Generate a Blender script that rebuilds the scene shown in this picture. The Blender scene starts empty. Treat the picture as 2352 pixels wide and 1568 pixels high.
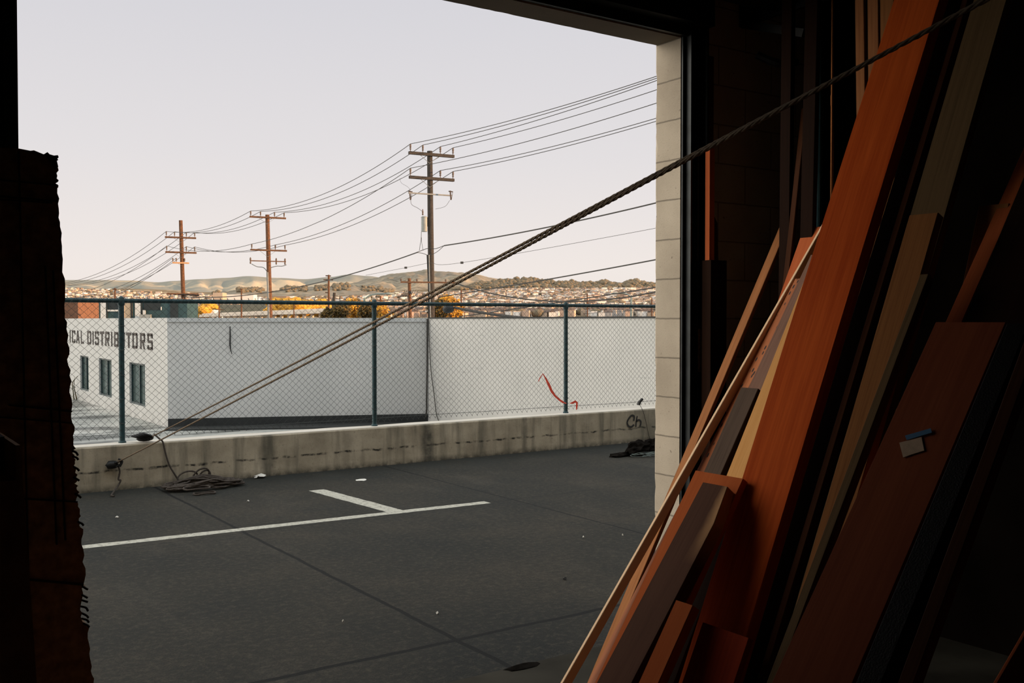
import bpy, math, random
from mathutils import Vector, Matrix, noise as mnoise
random.seed(7)
PI = math.pi
scene = bpy.context.scene
COL = scene.collection
# ---------------------------------------------------------------- frame
# world axes: X runs along the doorway wall, Y straight out of the doorway, Z up; yard and floor at z = 0
FPX = 2287.0
YAW = math.radians(34.6)
PITCH = math.atan(49.0 / FPX)
CAM = Vector((0, 0, 1.6))
FW = Vector((math.sin(YAW), math.cos(YAW), 0))
RT = Vector((math.cos(YAW), -math.sin(YAW), 0))
ZU = Vector((0, 0, 1))
FP = FW * math.cos(PITCH) - ZU * math.sin(PITCH)
UPV = ZU * math.cos(PITCH) + FW * math.sin(PITCH)

def ray(x, y):
    return RT * ((x - 1176) / FPX) + FP - UPV * ((y - 784) / FPX)
def on_y(x, y, v):
    d = ray(x, y); return CAM + d * (v / d.y)
def on_x(x, y, u):
    d = ray(x, y); return CAM + d * (u / d.x)
def on_z(x, y, z):
    d = ray(x, y); return CAM + d * ((z - CAM.z) / d.z)
def at(x, y, f):                      # point at forward distance f
    d = ray(x, y); return CAM + d * (f / d.dot(FW))
def rf(r, f, z=0.0):                  # lateral / forward ground coordinates
    return RT * r + FW * f + ZU * z
def proj(p):
    q = p - CAM; w = q.dot(FP)
    return 1176 + FPX * q.dot(RT) / w, 784 - FPX * q.dot(UPV) / w

# ---------------------------------------------------------------- materials
MATS = {}
def srgb(r, g, b):
    f = lambda c: (c / 255 / 12.92) if c / 255 <= .04045 else ((c / 255 + .055) / 1.055) ** 2.4
    return (f(r), f(g), f(b))
class NT:
    def __init__(s, name):
        s.m = bpy.data.materials.new(name); s.m.use_nodes = True
        s.t = s.m.node_tree; s.n = s.t.nodes; s.l = s.t.links
        s.b = s.n['Principled BSDF']; MATS[name] = s.m
    def new(s, typ, **kw):
        n = s.n.new(typ)
        for k, v in kw.items(): setattr(n, k, v)
        return n
    def link(s, a, b): s.l.new(a, b)
    def coord(s, scale=(1, 1, 1), kind='Object', loc=(0, 0, 0), rot=(0, 0, 0)):
        tc = s.new('ShaderNodeTexCoord'); mp = s.new('ShaderNodeMapping')
        mp.inputs['Scale'].default_value = scale; mp.inputs['Location'].default_value = loc
        mp.inputs['Rotation'].default_value = rot
        s.link(tc.outputs[kind], mp.inputs['Vector']); return mp.outputs[0]
    def noise(s, vec, scale, detail=4, rough=.55):
        n = s.new('ShaderNodeTexNoise'); n.inputs['Scale'].default_value = scale
        n.inputs['Detail'].default_value = detail; n.inputs['Roughness'].default_value = rough
        s.link(vec, n.inputs['Vector']); return n.outputs['Fac']
    def ramp(s, fac, stops):
        r = s.new('ShaderNodeValToRGB'); e = r.color_ramp.elements
        while len(e) < len(stops): e.new(.5)
        for i, (p, c) in enumerate(stops):
            e[i].position = p; e[i].color = (c[0], c[1], c[2], 1) if not isinstance(c, (int, float)) else (c, c, c, 1)
        s.link(fac, r.inputs[0]); return r.outputs[0]
    def math(s, op, a, b=None, c=None, clamp=False):
        n = s.new('ShaderNodeMath', operation=op, use_clamp=clamp)
        for i, v in enumerate((a, b, c)):
            if v is None: continue
            if isinstance(v, (int, float)): n.inputs[i].default_value = v
            else: s.link(v, n.inputs[i])
        return n.outputs[0]
    def mix(s, fac, a, b):
        n = s.new('ShaderNodeMix', data_type='RGBA')
        for i, v in ((0, fac), (6, a), (7, b)):
            if isinstance(v, (int, float)): n.inputs[i].default_value = v
            elif isinstance(v, tuple): n.inputs[i].default_value = (v[0], v[1], v[2], 1)
            else: s.link(v, n.inputs[i])
        return n.outputs[2]
    def bump(s, h, strength=.3, dist=.01):
        n = s.new('ShaderNodeBump'); n.inputs['Strength'].default_value = strength; n.inputs['Distance'].default_value = dist
        s.link(h, n.inputs['Height']); s.link(n.outputs[0], s.b.inputs['Normal'])
    def out(s, col=None, rough=None, metal=None, spec=None):
        for key, v in (('Base Color', col), ('Roughness', rough), ('Metallic', metal), ('Specular IOR Level', spec)):
            if v is None: continue
            if isinstance(v, (int, float)): s.b.inputs[key].default_value = v
            elif isinstance(v, tuple): s.b.inputs[key].default_value = (v[0], v[1], v[2], 1)
            else: s.link(v, s.b.inputs[key])
        return s.m

def plain(name, c, rough=.7, var=.25, scale=6, metal=0, spec=.4, bump=0.0):
    s = NT(name); f = s.noise(s.coord(), scale, 5)
    lo = tuple(x * (1 - var) for x in c); hi = tuple(min(1, x * (1 + var)) for x in c)
    s.out(s.ramp(f, [(.3, lo), (.7, hi)]), rough, metal, spec)
    if bump: s.bump(s.noise(s.coord(), scale * 12, 3), bump, .004)
    return s.m

def wood(name, c, c2=None, grain=1.0, rough=.62, sap=None, knots=False, gx=1.0):
    """long-grain timber: local z is the length of the board"""
    c2 = c2 or tuple(x * .55 for x in c)
    s = NT(name)
    f1 = s.noise(s.coord((28 * gx, 28 * gx, .9)), 1.4, 6, .65)
    f2 = s.noise(s.coord((5, 5, .6)), 1.3, 3)
    f3 = s.noise(s.coord((160, 160, 5)), 1.0, 2)
    f = s.math('ADD', s.math('MULTIPLY', f1, .5 * grain), s.math('MULTIPLY', f2, .5))
    f = s.math('ADD', f, s.math('MULTIPLY', s.math('SUBTRACT', f3, .5), .22 * grain))
    col = s.ramp(f, [(.25, c2), (.52, c), (.75, tuple(min(1, x * 1.25) for x in c))])
    if sap:
        tc = s.new('ShaderNodeTexCoord'); sp = s.new('ShaderNodeSeparateXYZ'); s.link(tc.outputs['Object'], sp.inputs[0])
        w = s.math('ADD', sp.outputs[0], s.math('MULTIPLY', s.math('SUBTRACT', s.noise(s.coord((3, 3, 2.2)), 1.6, 4), .5), .07))
        m = s.ramp(w, [(sap[1], 0.0), (sap[1] + .025, 1.0)])
        z = s.ramp(s.math('SUBTRACT', s.math('MULTIPLY', sp.outputs[2], 1.0), sap[2] - 1), [(.55, 0.0), (.72, 1.0)])
        col = s.mix(s.math('MULTIPLY', m, z), col, sap[0])
    if knots:
        v = s.new('ShaderNodeTexVoronoi'); v.inputs['Scale'].default_value = 1.0
        s.link(s.coord((11, 11, 3.6), loc=(.3, .1, .4)), v.inputs['Vector'])
        k = s.ramp(v.outputs['Distance'], [(.10, 1.0), (.22, 0.0)])
        col = s.mix(k, col, tuple(x * .25 for x in c2))
    s.out(col, rough, 0, .02)
    s.bump(f1, .25, .002)
    return s.m

# ---------------------------------------------------------------- mesh building
class MB:
    def __init__(s): s.v = []; s.f = []; s.mi = []
    def add(s, vs, fs, mi=0):
        b = len(s.v); s.v += [Vector(p) for p in vs]
        s.f += [tuple(b + i for i in f) for f in fs]; s.mi += [mi] * len(fs); return s
    def hexa(s, a, mi=0):            # 8 corners: bottom ring 0-3, top ring 4-7
        return s.add(a, [(3, 2, 1, 0), (4, 5, 6, 7), (0, 1, 5, 4), (1, 2, 6, 5), (2, 3, 7, 6), (3, 0, 4, 7)], mi)
    def box(s, lo, hi, mi=0):
        x0, y0, z0 = lo; x1, y1, z1 = hi
        return s.hexa([(x0, y0, z0), (x1, y0, z0), (x1, y1, z0), (x0, y1, z0), (x0, y0, z1), (x1, y0, z1), (x1, y1, z1), (x0, y1, z1)], mi)
    def obox(s, c, ax, ay, az, mi=0):  # centre + half-axis vectors
        c = Vector(c); ax, ay, az = Vector(ax), Vector(ay), Vector(az)
        return s.hexa([c - ax - ay - az, c + ax - ay - az, c + ax + ay - az, c - ax + ay - az, c - ax - ay + az, c + ax - ay + az, c + ax + ay + az, c - ax + ay + az], mi)
    def beam(s, a, b, w, h, up=ZU, mi=0):
        a, b = Vector(a), Vector(b); d = (b - a); L = d.length; d.normalize()
        sx = d.cross(up)
        if sx.length < 1e-5: sx = d.cross(Vector((1, 0, 0)))
        sx.normalize(); sy = sx.cross(d)
        return s.obox((a + b) / 2, sx * w / 2, d * L / 2, sy * h / 2, mi)
    def tube(s, pts, r, n=8, cap=True, mi=0):
        pts = [Vector(p) for p in pts]; rs = r if isinstance(r, (list, tuple)) else [r] * len(pts)
        b = len(s.v); prev = None
        for i, p in enumerate(pts):
            d = (pts[min(i + 1, len(pts) - 1)] - pts[max(i - 1, 0)])
            if d.length < 1e-9: d = Vector((0, 0, 1))
            d.normalize()
            if prev is None:
                q = Vector((0, 0, 1)) if abs(d.z) < .9 else Vector((1, 0, 0))
                x = d.cross(q).normalized()
            else:
                x = prev - d * prev.dot(d)
                x = x.normalized() if x.length > 1e-6 else d.orthogonal().normalized()
            prev = x; y = d.cross(x)
            for k in range(n):
                a = 2 * PI * k / n
                s.v.append(p + (x * math.cos(a) + y * math.sin(a)) * rs[i])
        for i in range(len(pts) - 1):
            for k in range(n):
                s.f.append((b + i * n + k, b + i * n + (k + 1) % n, b + (i + 1) * n + (k + 1) % n, b + (i + 1) * n + k)); s.mi.append(mi)
        if cap:
            s.f.append(tuple(b + k for k in reversed(range(n)))); s.mi.append(mi)
            e = b + (len(pts) - 1) * n; s.f.append(tuple(e + k for k in range(n))); s.mi.append(mi)
        return s
    def cyl(s, a, b, r, n=16, r2=None, mi=0):
        return s.tube([a, b], [r, r if r2 is None else r2], n, True, mi)
    def lathe(s, base, prof, n=14, axis=ZU, mi=0):   # prof: (radius, height)
        base = Vector(base)
        return s.tube([base + Vector(axis) * h for r, h in prof], [max(r, 1e-4) for r, h in prof], n, True, mi)
    def prism(s, poly, off, mi=0):     # planar polygon (world points) extruded by off
        n = len(poly); off = Vector(off); a = [Vector(p) for p in poly]; b = [p + off for p in a]
        return s.add(a + b, [tuple(reversed(range(n))), tuple(range(n, 2 * n))] + [(i, (i + 1) % n, n + (i + 1) % n, n + i) for i in range(n)], mi)
    def blob(s, c, r, sub=2, amp=.25, freq=1.5, seed=0, squash=(1, 1, 1), mi=0):
        vs, fs = ICO[sub]
        c = Vector(c); out = []
        for p in vs:
            k = 1 + amp * mnoise.noise(Vector(p) * freq + Vector((seed * 3.7, seed * 1.3, seed)))
            out.append(c + Vector((p[0] * r * squash[0], p[1] * r * squash[1], p[2] * r * squash[2])) * k)
        return s.add(out, fs, mi)
    def build(s, name, mats, parent=None, origin=None, smooth=False, recalc=True):
        if origin is None and parent is None:
            xs = [p.x for p in s.v]; ys = [p.y for p in s.v]; zs = [p.z for p in s.v]
            origin = Vector(((min(xs) + max(xs)) / 2, (min(ys) + max(ys)) / 2, min(zs)))
        pl = world_loc(parent) if parent else Vector((0, 0, 0))
        o_ = Vector(origin) if origin is not None else pl
        me = bpy.data.meshes.new(name)
        me.from_pydata([p - o_ for p in s.v], [], s.f); me.update()
        mats = mats if isinstance(mats, (list, tuple)) else [mats]
        for m in mats: me.materials.append(MATS[m] if isinstance(m, str) else m)
        me.polygons.foreach_set('material_index', s.mi)
        if recalc:
            import bmesh
            bm = bmesh.new(); bm.from_mesh(me); bmesh.ops.recalc_face_normals(bm, faces=bm.faces); bm.to_mesh(me); bm.free()
        if smooth: me.polygons.foreach_set('use_smooth', [True] * len(me.polygons))
        ob = bpy.data.objects.new(name, me); COL.objects.link(ob)
        if parent: ob.parent = parent
        ob.location = o_ - pl
        return ob
def world_loc(o):
    p = Vector(o.location)
    while o.parent: o = o.parent; p = p + Vector(o.location)
    return p
def _ico():
    import bmesh
    d = {}
    for k in (1, 2, 3):
        bm = bmesh.new(); bmesh.ops.create_icosphere(bm, subdivisions=k, radius=1)
        bm.verts.index_update()
        d[k] = ([tuple(v.co) for v in bm.verts], [tuple(v.index for v in f.verts) for f in bm.faces]); bm.free()
    return d
ICO = _ico()
def empty(name, loc, label, cat, group=None):
    o = bpy.data.objects.new(name, None); COL.objects.link(o); o.location = loc
    o.empty_display_size = .1
    return tag(o, label, cat, group)
def tag(o, label, cat, group=None, kind=None):
    o['label'] = label; o['category'] = cat
    if group: o['group'] = group
    if kind: o['kind'] = kind
    return o
def struct(o, label=None, cat=None):
    o['kind'] = 'structure'
    if label: o['label'] = label
    if cat: o['category'] = cat
    return o
def bevel(o, w=.003, seg=1):
    m = o.modifiers.new('bevel', 'BEVEL'); m.width = w; m.segments = seg; m.limit_method = 'ANGLE'; return o
def bez(pts, n=8):                     # Catmull-Rom through points
    pts = [Vector(p) for p in pts]; P = [pts[0] * 2 - pts[1]] + pts + [pts[-1] * 2 - pts[-2]]; out = []
    for i in range(1, len(P) - 2):
        a, b, c, d = P[i - 1:i + 3]
        for k in range(n):
            t = k / n
            out.append(.5 * ((2 * b) + (c - a) * t + (2 * a - 5 * b + 4 * c - d) * t * t + (3 * b - a - 3 * c + d) * t ** 3))
    return out + [pts[-1]]

# ================================================================ MATERIALS
def m_asphalt():
    s = NT('asphalt'); P = s.coord(kind='Object')
    sp = s.new('ShaderNodeSeparateXYZ'); s.link(P, sp.inputs[0]); X, Y = sp.outputs[0], sp.outputs[1]
    f = s.noise(P, .9, 6, .6); g = s.noise(P, 90, 3, .7); h = s.noise(s.coord((1, .35, 1)), 2.2, 5, .65)
    col = s.ramp(f, [(.34, (.012, .0145, .013)), (.52, (.025, .0245, .019)), (.70, (.046, .040, .029))])
    col = s.mix(s.ramp(h, [(.55, 0.0), (.8, .35)]), col, (.11, .10, .08))
    col = s.mix(s.ramp(g, [(.38, .75), (.6, 0.0)]), col, (.012, .013, .012))
    g2 = s.noise(P, 24, 8, .8)
    col = s.mix(s.ramp(g2, [(.36, .62), (.5, 0.0)]), col, (.012, .013, .012))
    col = s.mix(s.ramp(g2, [(.5, 0.0), (.68, .5)]), col, (.085, .076, .056))
    col = s.mix(s.ramp(s.noise(P, 260, 1), [(.70, 0.0), (.78, .5)]), col, (.20, .19, .16))
    # asphalt darkens along the foot of the concrete wall
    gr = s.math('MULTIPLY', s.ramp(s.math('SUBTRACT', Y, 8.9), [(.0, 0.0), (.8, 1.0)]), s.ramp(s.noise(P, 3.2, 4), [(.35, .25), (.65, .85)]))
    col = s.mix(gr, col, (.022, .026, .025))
    # saw-cut joints
    wob = s.math('MULTIPLY', s.math('SUBTRACT', s.noise(P, 3.0, 4), .5), .035)
    def line(c, pos, w):
        return s.math('LESS_THAN', s.math('ABSOLUTE', s.math('SUBTRACT', s.math('ADD', c, wob), pos)), w)
    j = s.math('MAXIMUM', s.math('MAXIMUM', line(X, 2.585, .015), line(Y, 4.235, .018)), s.math('MAXIMUM', line(X, 5.03, .010), s.math('MULTIPLY', line(Y, 7.28, .006), .7)))
    col = s.mix(s.math('MULTIPLY', j, .95), col, (.003, .004, .004))
    # worn white paint
    wear = s.ramp(s.noise(P, 26, 6, .7), [(.30, .25), (.52, .95)])
    rag = s.math('MULTIPLY', s.math('SUBTRACT', s.noise(P, 7, 4), .5), .03)
    Xr, Yr = s.math('ADD', X, rag), s.math('ADD', Y, rag)
    def band(c, a, b): return s.math('MULTIPLY', s.math('GREATER_THAN', c, a), s.math('LESS_THAN', c, b))
    yl = s.math('SUBTRACT', s.math('ADD', Yr, s.math('MULTIPLY', X, .052)), 0)
    p1 = s.math('MULTIPLY', band(yl, 7.50, 7.61), band(Xr, -6, 4.78))
    xl = s.math('ADD', Xr, s.math('MULTIPLY', s.math('SUBTRACT', Y, 7.4), .09))
    p2 = s.math('MULTIPLY', band(xl, 3.84, 3.99), band(Yr, 7.38, 8.75))
    col = s.mix(s.math('MULTIPLY', s.math('MAXIMUM', p1, p2), wear), col, (.50, .50, .44))
    s.out(col, .9, 0, .25); s.bump(g, .6, .004)
    return s.m
m_asphalt()

def m_concrete_wall():
    s = NT('stained_concrete'); P = s.coord(); sp = s.new('ShaderNodeSeparateXYZ'); s.link(P, sp.inputs[0]); X, Z = sp.outputs[0], sp.outputs[2]
    f = s.noise(P, 2.2, 6, .6); g = s.noise(P, 40, 4, .7); st = s.noise(s.coord((9, 9, .9)), 1.0, 5, .6)
    col = s.ramp(f, [(.3, (.24, .21, .16)), (.5, (.37, .33, .255)), (.70, (.48, .43, .34))])
    col = s.mix(s.ramp(st, [(.48, 0.0), (.68, .7)]), col, (.13, .125, .10))
    col = s.mix(s.ramp(g, [(.28, .6), (.42, 0.0)]), col, (.09, .085, .07))
    # ragged cold joint with leached black dirt
    w = s.math('MULTIPLY', s.math('SUBTRACT', s.noise(s.coord((6, 6, 6)), 1.5, 5), .5), .05)
    d = s.math('ABSOLUTE', s.math('SUBTRACT', s.math('ADD', Z, w), .185))
    j = s.math('MULTIPLY', s.ramp(d, [(.004, 1.0), (.016, 0.0)]), s.ramp(s.noise(P, 11, 4), [(.42, 0.0), (.6, 1.0)]))
    col = s.mix(j, col, (.02, .02, .018))
    # run-off streaks
    for (x0, wd, k) in ((5.60, .075, .85), (6.35, .05, .35), (3.72, .07, .55), (6.95, .03, .5), (8.95, .35, .3), (4.6, .05, .25), (7.9, .08, .25)):
        q = s.math('ABSOLUTE', s.math('SUBTRACT', s.math('ADD', X, s.math('MULTIPLY', s.math('SUBTRACT', s.noise(P, 5, 3), .5), .09)), x0))
        q = s.ramp(q, [(wd * .5, k), (wd * 1.5, 0.0)])
        col = s.mix(s.math('MULTIPLY', q, s.ramp(s.noise(P, 8, 4), [(.3, .55), (.55, 1.0)])), col, (.045, .047, .042))
    dk = s.ramp(s.math('MULTIPLY', s.math('SUBTRACT', X, 7.8), .5), [(.0, 0.0), (1.0, .45)])  # shade at the wall's right end, put into the colour
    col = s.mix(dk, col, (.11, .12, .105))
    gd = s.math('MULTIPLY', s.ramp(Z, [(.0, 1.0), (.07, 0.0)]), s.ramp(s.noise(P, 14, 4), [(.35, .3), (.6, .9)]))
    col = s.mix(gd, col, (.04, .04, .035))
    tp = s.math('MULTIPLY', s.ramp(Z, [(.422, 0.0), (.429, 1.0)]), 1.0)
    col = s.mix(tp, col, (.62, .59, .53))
    s.out(col, .9, 0, .2); s.bump(g, .35, .006)
m_concrete_wall()

def m_cmu(name, lo, hi):
    s = NT(name); P = s.coord(); sp = s.new('ShaderNodeSeparateXYZ'); s.link(P, sp.inputs[0])
    g = s.noise(P, 130, 4, .7); f = s.noise(P, 3, 5)
    br = s.new('ShaderNodeTexBrick'); br.offset = .5; cb = s.new('ShaderNodeCombineXYZ')
    s.link(s.math('ADD', sp.outputs[0], s.math('MULTIPLY', sp.outputs[1], 0.0)), cb.inputs[0])
    s.link(s.math('ADD', s.math('ADD', sp.outputs[2], .016), s.math('MULTIPLY', s.math('SUBTRACT', s.noise(P, 16, 3), .5), .006)), cb.inputs[1])
    s.link(cb.outputs[0], br.inputs['Vector'])
    br.inputs['Scale'].default_value = 1; br.inputs['Brick Width'].default_value = .406; br.inputs['Row Height'].default_value = .203
    br.inputs['Mortar Size'].default_value = .0045; br.inputs['Mortar Smooth'].default_value = .3
    br.inputs['Color1'].default_value = (1, 1, 1, 1); br.inputs['Color2'].default_value = (1, 1, 1, 1); br.inputs['Mortar'].default_value = (0, 0, 0, 1)
    m = s.ramp(br.outputs['Color'], [(.2, 0.0), (.8, 1.0)])
    col = s.ramp(f, [(.3, lo), (.7, hi)])
    col = s.mix(s.ramp(g, [(.28, .5), (.42, 0.0)]), col, tuple(x * .45 for x in lo))
    pk = s.noise(P, 34, 3, .5)
    col = s.mix(s.ramp(pk, [(.24, .8), (.30, 0.0)]), col, tuple(x * .3 for x in lo))
    col = s.mix(s.math('MULTIPLY', s.math('SUBTRACT', 1.0, m), .7), col, tuple(x * .35 for x in lo))
    s.out(col, .85, 0, .25)
    s.bump(s.math('ADD', s.math('MULTIPLY', m, 1.0), s.math('MULTIPLY', g, .35)), .5, .006)
m_cmu('painted_block', (.37, .32, .25), (.50, .44, .35))

def m_white_wall(name, lo, hi, courses=True):
    s = NT(name); P = s.coord(); sp = s.new('ShaderNodeSeparateXYZ'); s.link(P, sp.inputs[0])
    f = s.noise(P, .7, 6, .55); g = s.noise(P, 18, 4)
    col = s.ramp(f, [(.3, lo), (.7, hi)])
    sc = s.math('MULTIPLY', s.ramp(s.noise(s.coord((.7, .7, 14)), 1.0, 5, .6), [(.64, 0.0), (.72, .35)]), 1.0)
    col = s.mix(sc, col, tuple(x * .55 for x in lo))
    col = s.mix(s.ramp(g, [(.25, .3), (.36, 0.0)]), col, tuple(x * .6 for x in lo))
    df = s.math('MULTIPLY', s.ramp(sp.outputs[2], [(.0, 1.0), (.35, 0.0)]), s.ramp(s.noise(P, 2.5, 5), [(.4, .0), (.65, .55)]))
    col = s.mix(df, col, tuple(x * .5 for x in lo))
    s.out(col, .8, 0, .3)
    if courses:
        k = s.math('FRACT', s.math('MULTIPLY', sp.outputs[2], 1 / .2))
        s.bump(s.ramp(k, [(.0, 0.0), (.05, 1.0)]), .15, .004)
m_white_wall('white_stucco', (.43, .435, .42), (.49, .492, .475))

def m_lot():
    s = NT('wet_pale_pavement'); P = s.coord()
    f = s.noise(s.coord((1, .45, 1)), .55, 6, .6); g = s.noise(P, 10, 4); h = s.noise(s.coord((.5, 1.6, 1)), .8, 5, .65)
    col = s.ramp(f, [(.30, (.19, .20, .19)), (.55, (.36, .37, .345)), (.75, (.47, .47, .44))])
    col = s.mix(s.ramp(h, [(.48, 0.0), (.56, .92)]), col, (.04, .045, .042))
    col = s.mix(s.ramp(g, [(.3, .5), (.45, 0.0)]), col, (.16, .17, .16))
    s.out(col, s.ramp(f, [(.4, .55), (.65, .25)]), 0, .5)
m_lot()

def m_hill(name, c1, c2, c3, sc, tree=None, vscale=(1, 1, 1)):
    s = NT(name); P = s.coord(vscale)
    f = s.noise(P, sc, 7, .62); g = s.noise(P, sc * 6, 6, .7)
    col = s.ramp(f, [(.36, c1), (.52, c2), (.58, c3)])
    if tree: col = s.mix(s.ramp(g, [(.5, 0.0), (.58, .85)]), col, tree)
    s.out(col, 1.0, 0, 0)

plain('fence_steel', (.020, .052, .062), .5, .2, 20, .3)
plain('chain_wire', (.065, .075, .075), .55, .2, 20, .4)
plain('rope_fibre', (.135, .098, .062), .9, .35, 60)
plain('rope_dark', (.055, .045, .038), .9, .35, 60)
plain('black_iron', (.018, .019, .02), .55, .3, 30, .3)
plain('track_steel', (.022, .026, .028), .45, .3, 12, .6)
plain('housing_steel', (.012, .012, .012), .6, .3, 8, .4)
plain('red_ribbon', (.72, .08, .045), .6, .2, 15)
plain('graffiti_paint', (.022, .024, .026), .6, .2, 30)
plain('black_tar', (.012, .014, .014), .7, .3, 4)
plain('sign_paint', (.030, .022, .018), .7, .4, 12)
plain('window_frame_dark', (.014, .035, .038), .5, .2, 10)
plain('coping', (.42, .43, .42), .7, .1, 3)
plain('paper', (.70, .70, .66), .8, .15, 20)
plain('pole_wood', (.095, .040, .016), .85, .45, 9)
plain('pole_wood_dark', (.026, .021, .017), .85, .4, 9)  # the near pole's shade is put into this darker wood colour
plain('arm_wood', (.075, .036, .017), .85, .4, 9)
plain('arm_sunlit', (.34, .20, .10), .8, .2, 9)  # sunlight on the stubby crossarm put into a brighter wood colour
plain('insulator', (.075, .05, .035), .5, .2, 9)
plain('transformer_grey', (.19, .205, .195), .5, .15, 6)
plain('conduit_grey', (.13, .14, .14), .6, .15, 6)
plain('cable', (.035, .032, .028), .7, .2, 6)
plain('lamp_metal', (.16, .20, .19), .5, .15, 5, .3)
plain('teal_metal', (.016, .045, .050), .55, .25, 3)
plain('louvre_dark', (.008, .014, .016), .6, .2, 3)
plain('grey_trim', (.42, .44, .43), .6, .12, 3)
plain('tan_panel', (.42, .30, .19), .7, .12, 3)
plain('brick_red', (.15, .07, .038), .85, .25, 5)
plain('bark', (.07, .045, .03), .9, .3, 10)
plain('concrete_far', (.50, .44, .37), .85, .15, .6)
plain('ceiling_dark', (.09, .072, .055), .9, .3, 3)
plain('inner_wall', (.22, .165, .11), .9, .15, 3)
plain('shaded_wall', (.006, .0045, .0035), 1.0, .3, 3, 0, 0)  # near-black: the darkness behind the boards is put into the wall colour
plain('floor_concrete', (.042, .040, .033), .95, .3, 3, 0, .05)
plain('exterior_stucco', (.45, .42, .36), .85, .15, 2)
plain('copper', (.22, .085, .03), .5, .2, 6, 1)
plain('blue_pipe', (.06, .14, .17), .35, .2, 6, .6)
plain('blue_tape', (.006, .08, .17), .6, .1, 30)
plain('tag_paper', (.34, .24, .16), .8, .15, 60)
plain('plastic_black', (.006, .005, .004), .55, .2, 20, 0, .06, .4)
plain('sticker', (.16, .09, .05), .7, .4, 60)
plain('burlap', (.52, .33, .18), .95, .4, 40)
plain('burlap_dark', (.045, .032, .02), .95, .4, 40)
plain('carton', (.55, .32, .16), .9, .3, 14)
plain('soot_black', (.010, .009, .008), 1.0, .5, 20, 0, 0)
plain('street', (.10, .095, .085), .9, .3, .3)
plain('grass_slope', (.035, .036, .014), .95, .5, .03)
def m_leaf(name, a, b):
    s = NT(name); f = s.noise(s.coord(), 1.6, 4)
    s.out(s.ramp(f, [(.35, a), (.65, b)]), .8, 0, .2)
m_leaf('leaf_amber', (.24, .11, .014), (.62, .33, .04))
m_leaf('leaf_dark', (.035, .035, .012), (.13, .075, .018))
m_leaf('leaf_far', (.10, .085, .056), (.165, .13, .085))  # distance haze put into the foliage colour
m_hill('hill_far', (.20, .20, .175), (.225, .22, .185), (.42, .34, .24), .0016)  # haze over the far ridge is mixed into these colours
m_hill('hill_main', (.19, .17, .14), (.22, .195, .155), (.30, .25, .18), .004, (.13, .112, .082))  # hill colours carry the haze as well
m_hill('town_ground', (.14, .11, .075), (.21, .165, .11), (.32, .25, .17), .01, (.10, .08, .05))
HOUSE = []
for i, c in enumerate([(.62, .58, .52), (.55, .47, .40), (.40, .31, .23), (.66, .64, .60), (.22, .16, .12), (.34, .32, .30), (.44, .31, .23)]):
    plain('house_paint_%d' % i, c, .85, .06, .3); HOUSE.append('house_paint_%d' % i)
plain('house_roof', (.11, .08, .065), .9, .3, .2)

plain('curtain_teal', (.035, .075, .075), .8, .35, 9)
def m_glass():
    s = NT('window_glass'); s.b.inputs['Transmission Weight'].default_value = .9; s.out((.35, .48, .47), .08, 0, .25); s.b.inputs['IOR'].default_value = 1.1
m_glass()
plain('curtain_tan', (.09, .06, .04), .8, .2, 9)
# timber
wood('timber_red', srgb(206, 94, 38), srgb(160, 56, 20), .8)
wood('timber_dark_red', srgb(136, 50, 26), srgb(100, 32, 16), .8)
wood('timber_yellow', srgb(244, 190, 122), srgb(222, 156, 90), .6)
wood('timber_pale', srgb(252, 226, 192), srgb(238, 200, 160), .4)
wood('timber_orange', srgb(214, 118, 66), srgb(188, 92, 46), .5)
wood('timber_walnut', srgb(90, 64, 52), srgb(38, 28, 25), 1.7, sap=(srgb(196, 152, 110), .078, 1.55), knots=True, gx=.55)
wood('timber_greybrown', srgb(128, 98, 84), srgb(92, 66, 56), 1.2)
wood('timber_charcoal', srgb(90, 76, 66), srgb(62, 50, 44), 1.1)
wood('timber_brown', srgb(160, 108, 70), srgb(116, 72, 44), .9)
wood('timber_mid', srgb(146, 98, 58), srgb(96, 58, 32), 1.2)
wood('timber_grey', srgb(102, 83, 58), srgb(72, 58, 40), 1.1)
wood('timber_panel', srgb(122, 66, 42), srgb(94, 46, 28), .6)
wood('timber_deep', srgb(70, 42, 26), srgb(42, 25, 16), 1.0)
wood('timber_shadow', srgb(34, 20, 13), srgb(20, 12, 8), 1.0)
wood('timber_salmon', srgb(196, 108, 66), srgb(160, 78, 44), .6)
def m_spotted():
    s = NT('timber_spotted'); f = s.noise(s.coord((20, 20, 1)), 1.5, 5)
    v = s.new('ShaderNodeTexVoronoi'); v.inputs['Scale'].default_value = 1; s.link(s.coord((60, 60, 22)), v.inputs['Vector']); sz_ = s.new('ShaderNodeSeparateXYZ'); s.link(s.coord((.8, .8, .8)), sz_.inputs[0])
    s.out(s.mix(s.math('MULTIPLY', s.ramp(v.outputs['Distance'], [(.2, 1.0), (.3, 0.0)]), s.ramp(sz_.outputs[2], [(.98, 0.0), (1.0, 1.0)])), s.ramp(f, [(.3, srgb(140, 70, 30)), (.7, srgb(196, 116, 60))]), (.02, .012, .01)), .7)
m_spotted()

# ================================================================ SETTING
DX0, DX1, DY0, DY1, DZ = .54, 3.584, 3.69, 3.88, 3.03      # door opening: sides, inner face, outer face, head
WX1, WX0, WYB, CEIL, WTOP = 4.62, -3.6, -3.2, 4.3, 7.4
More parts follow.
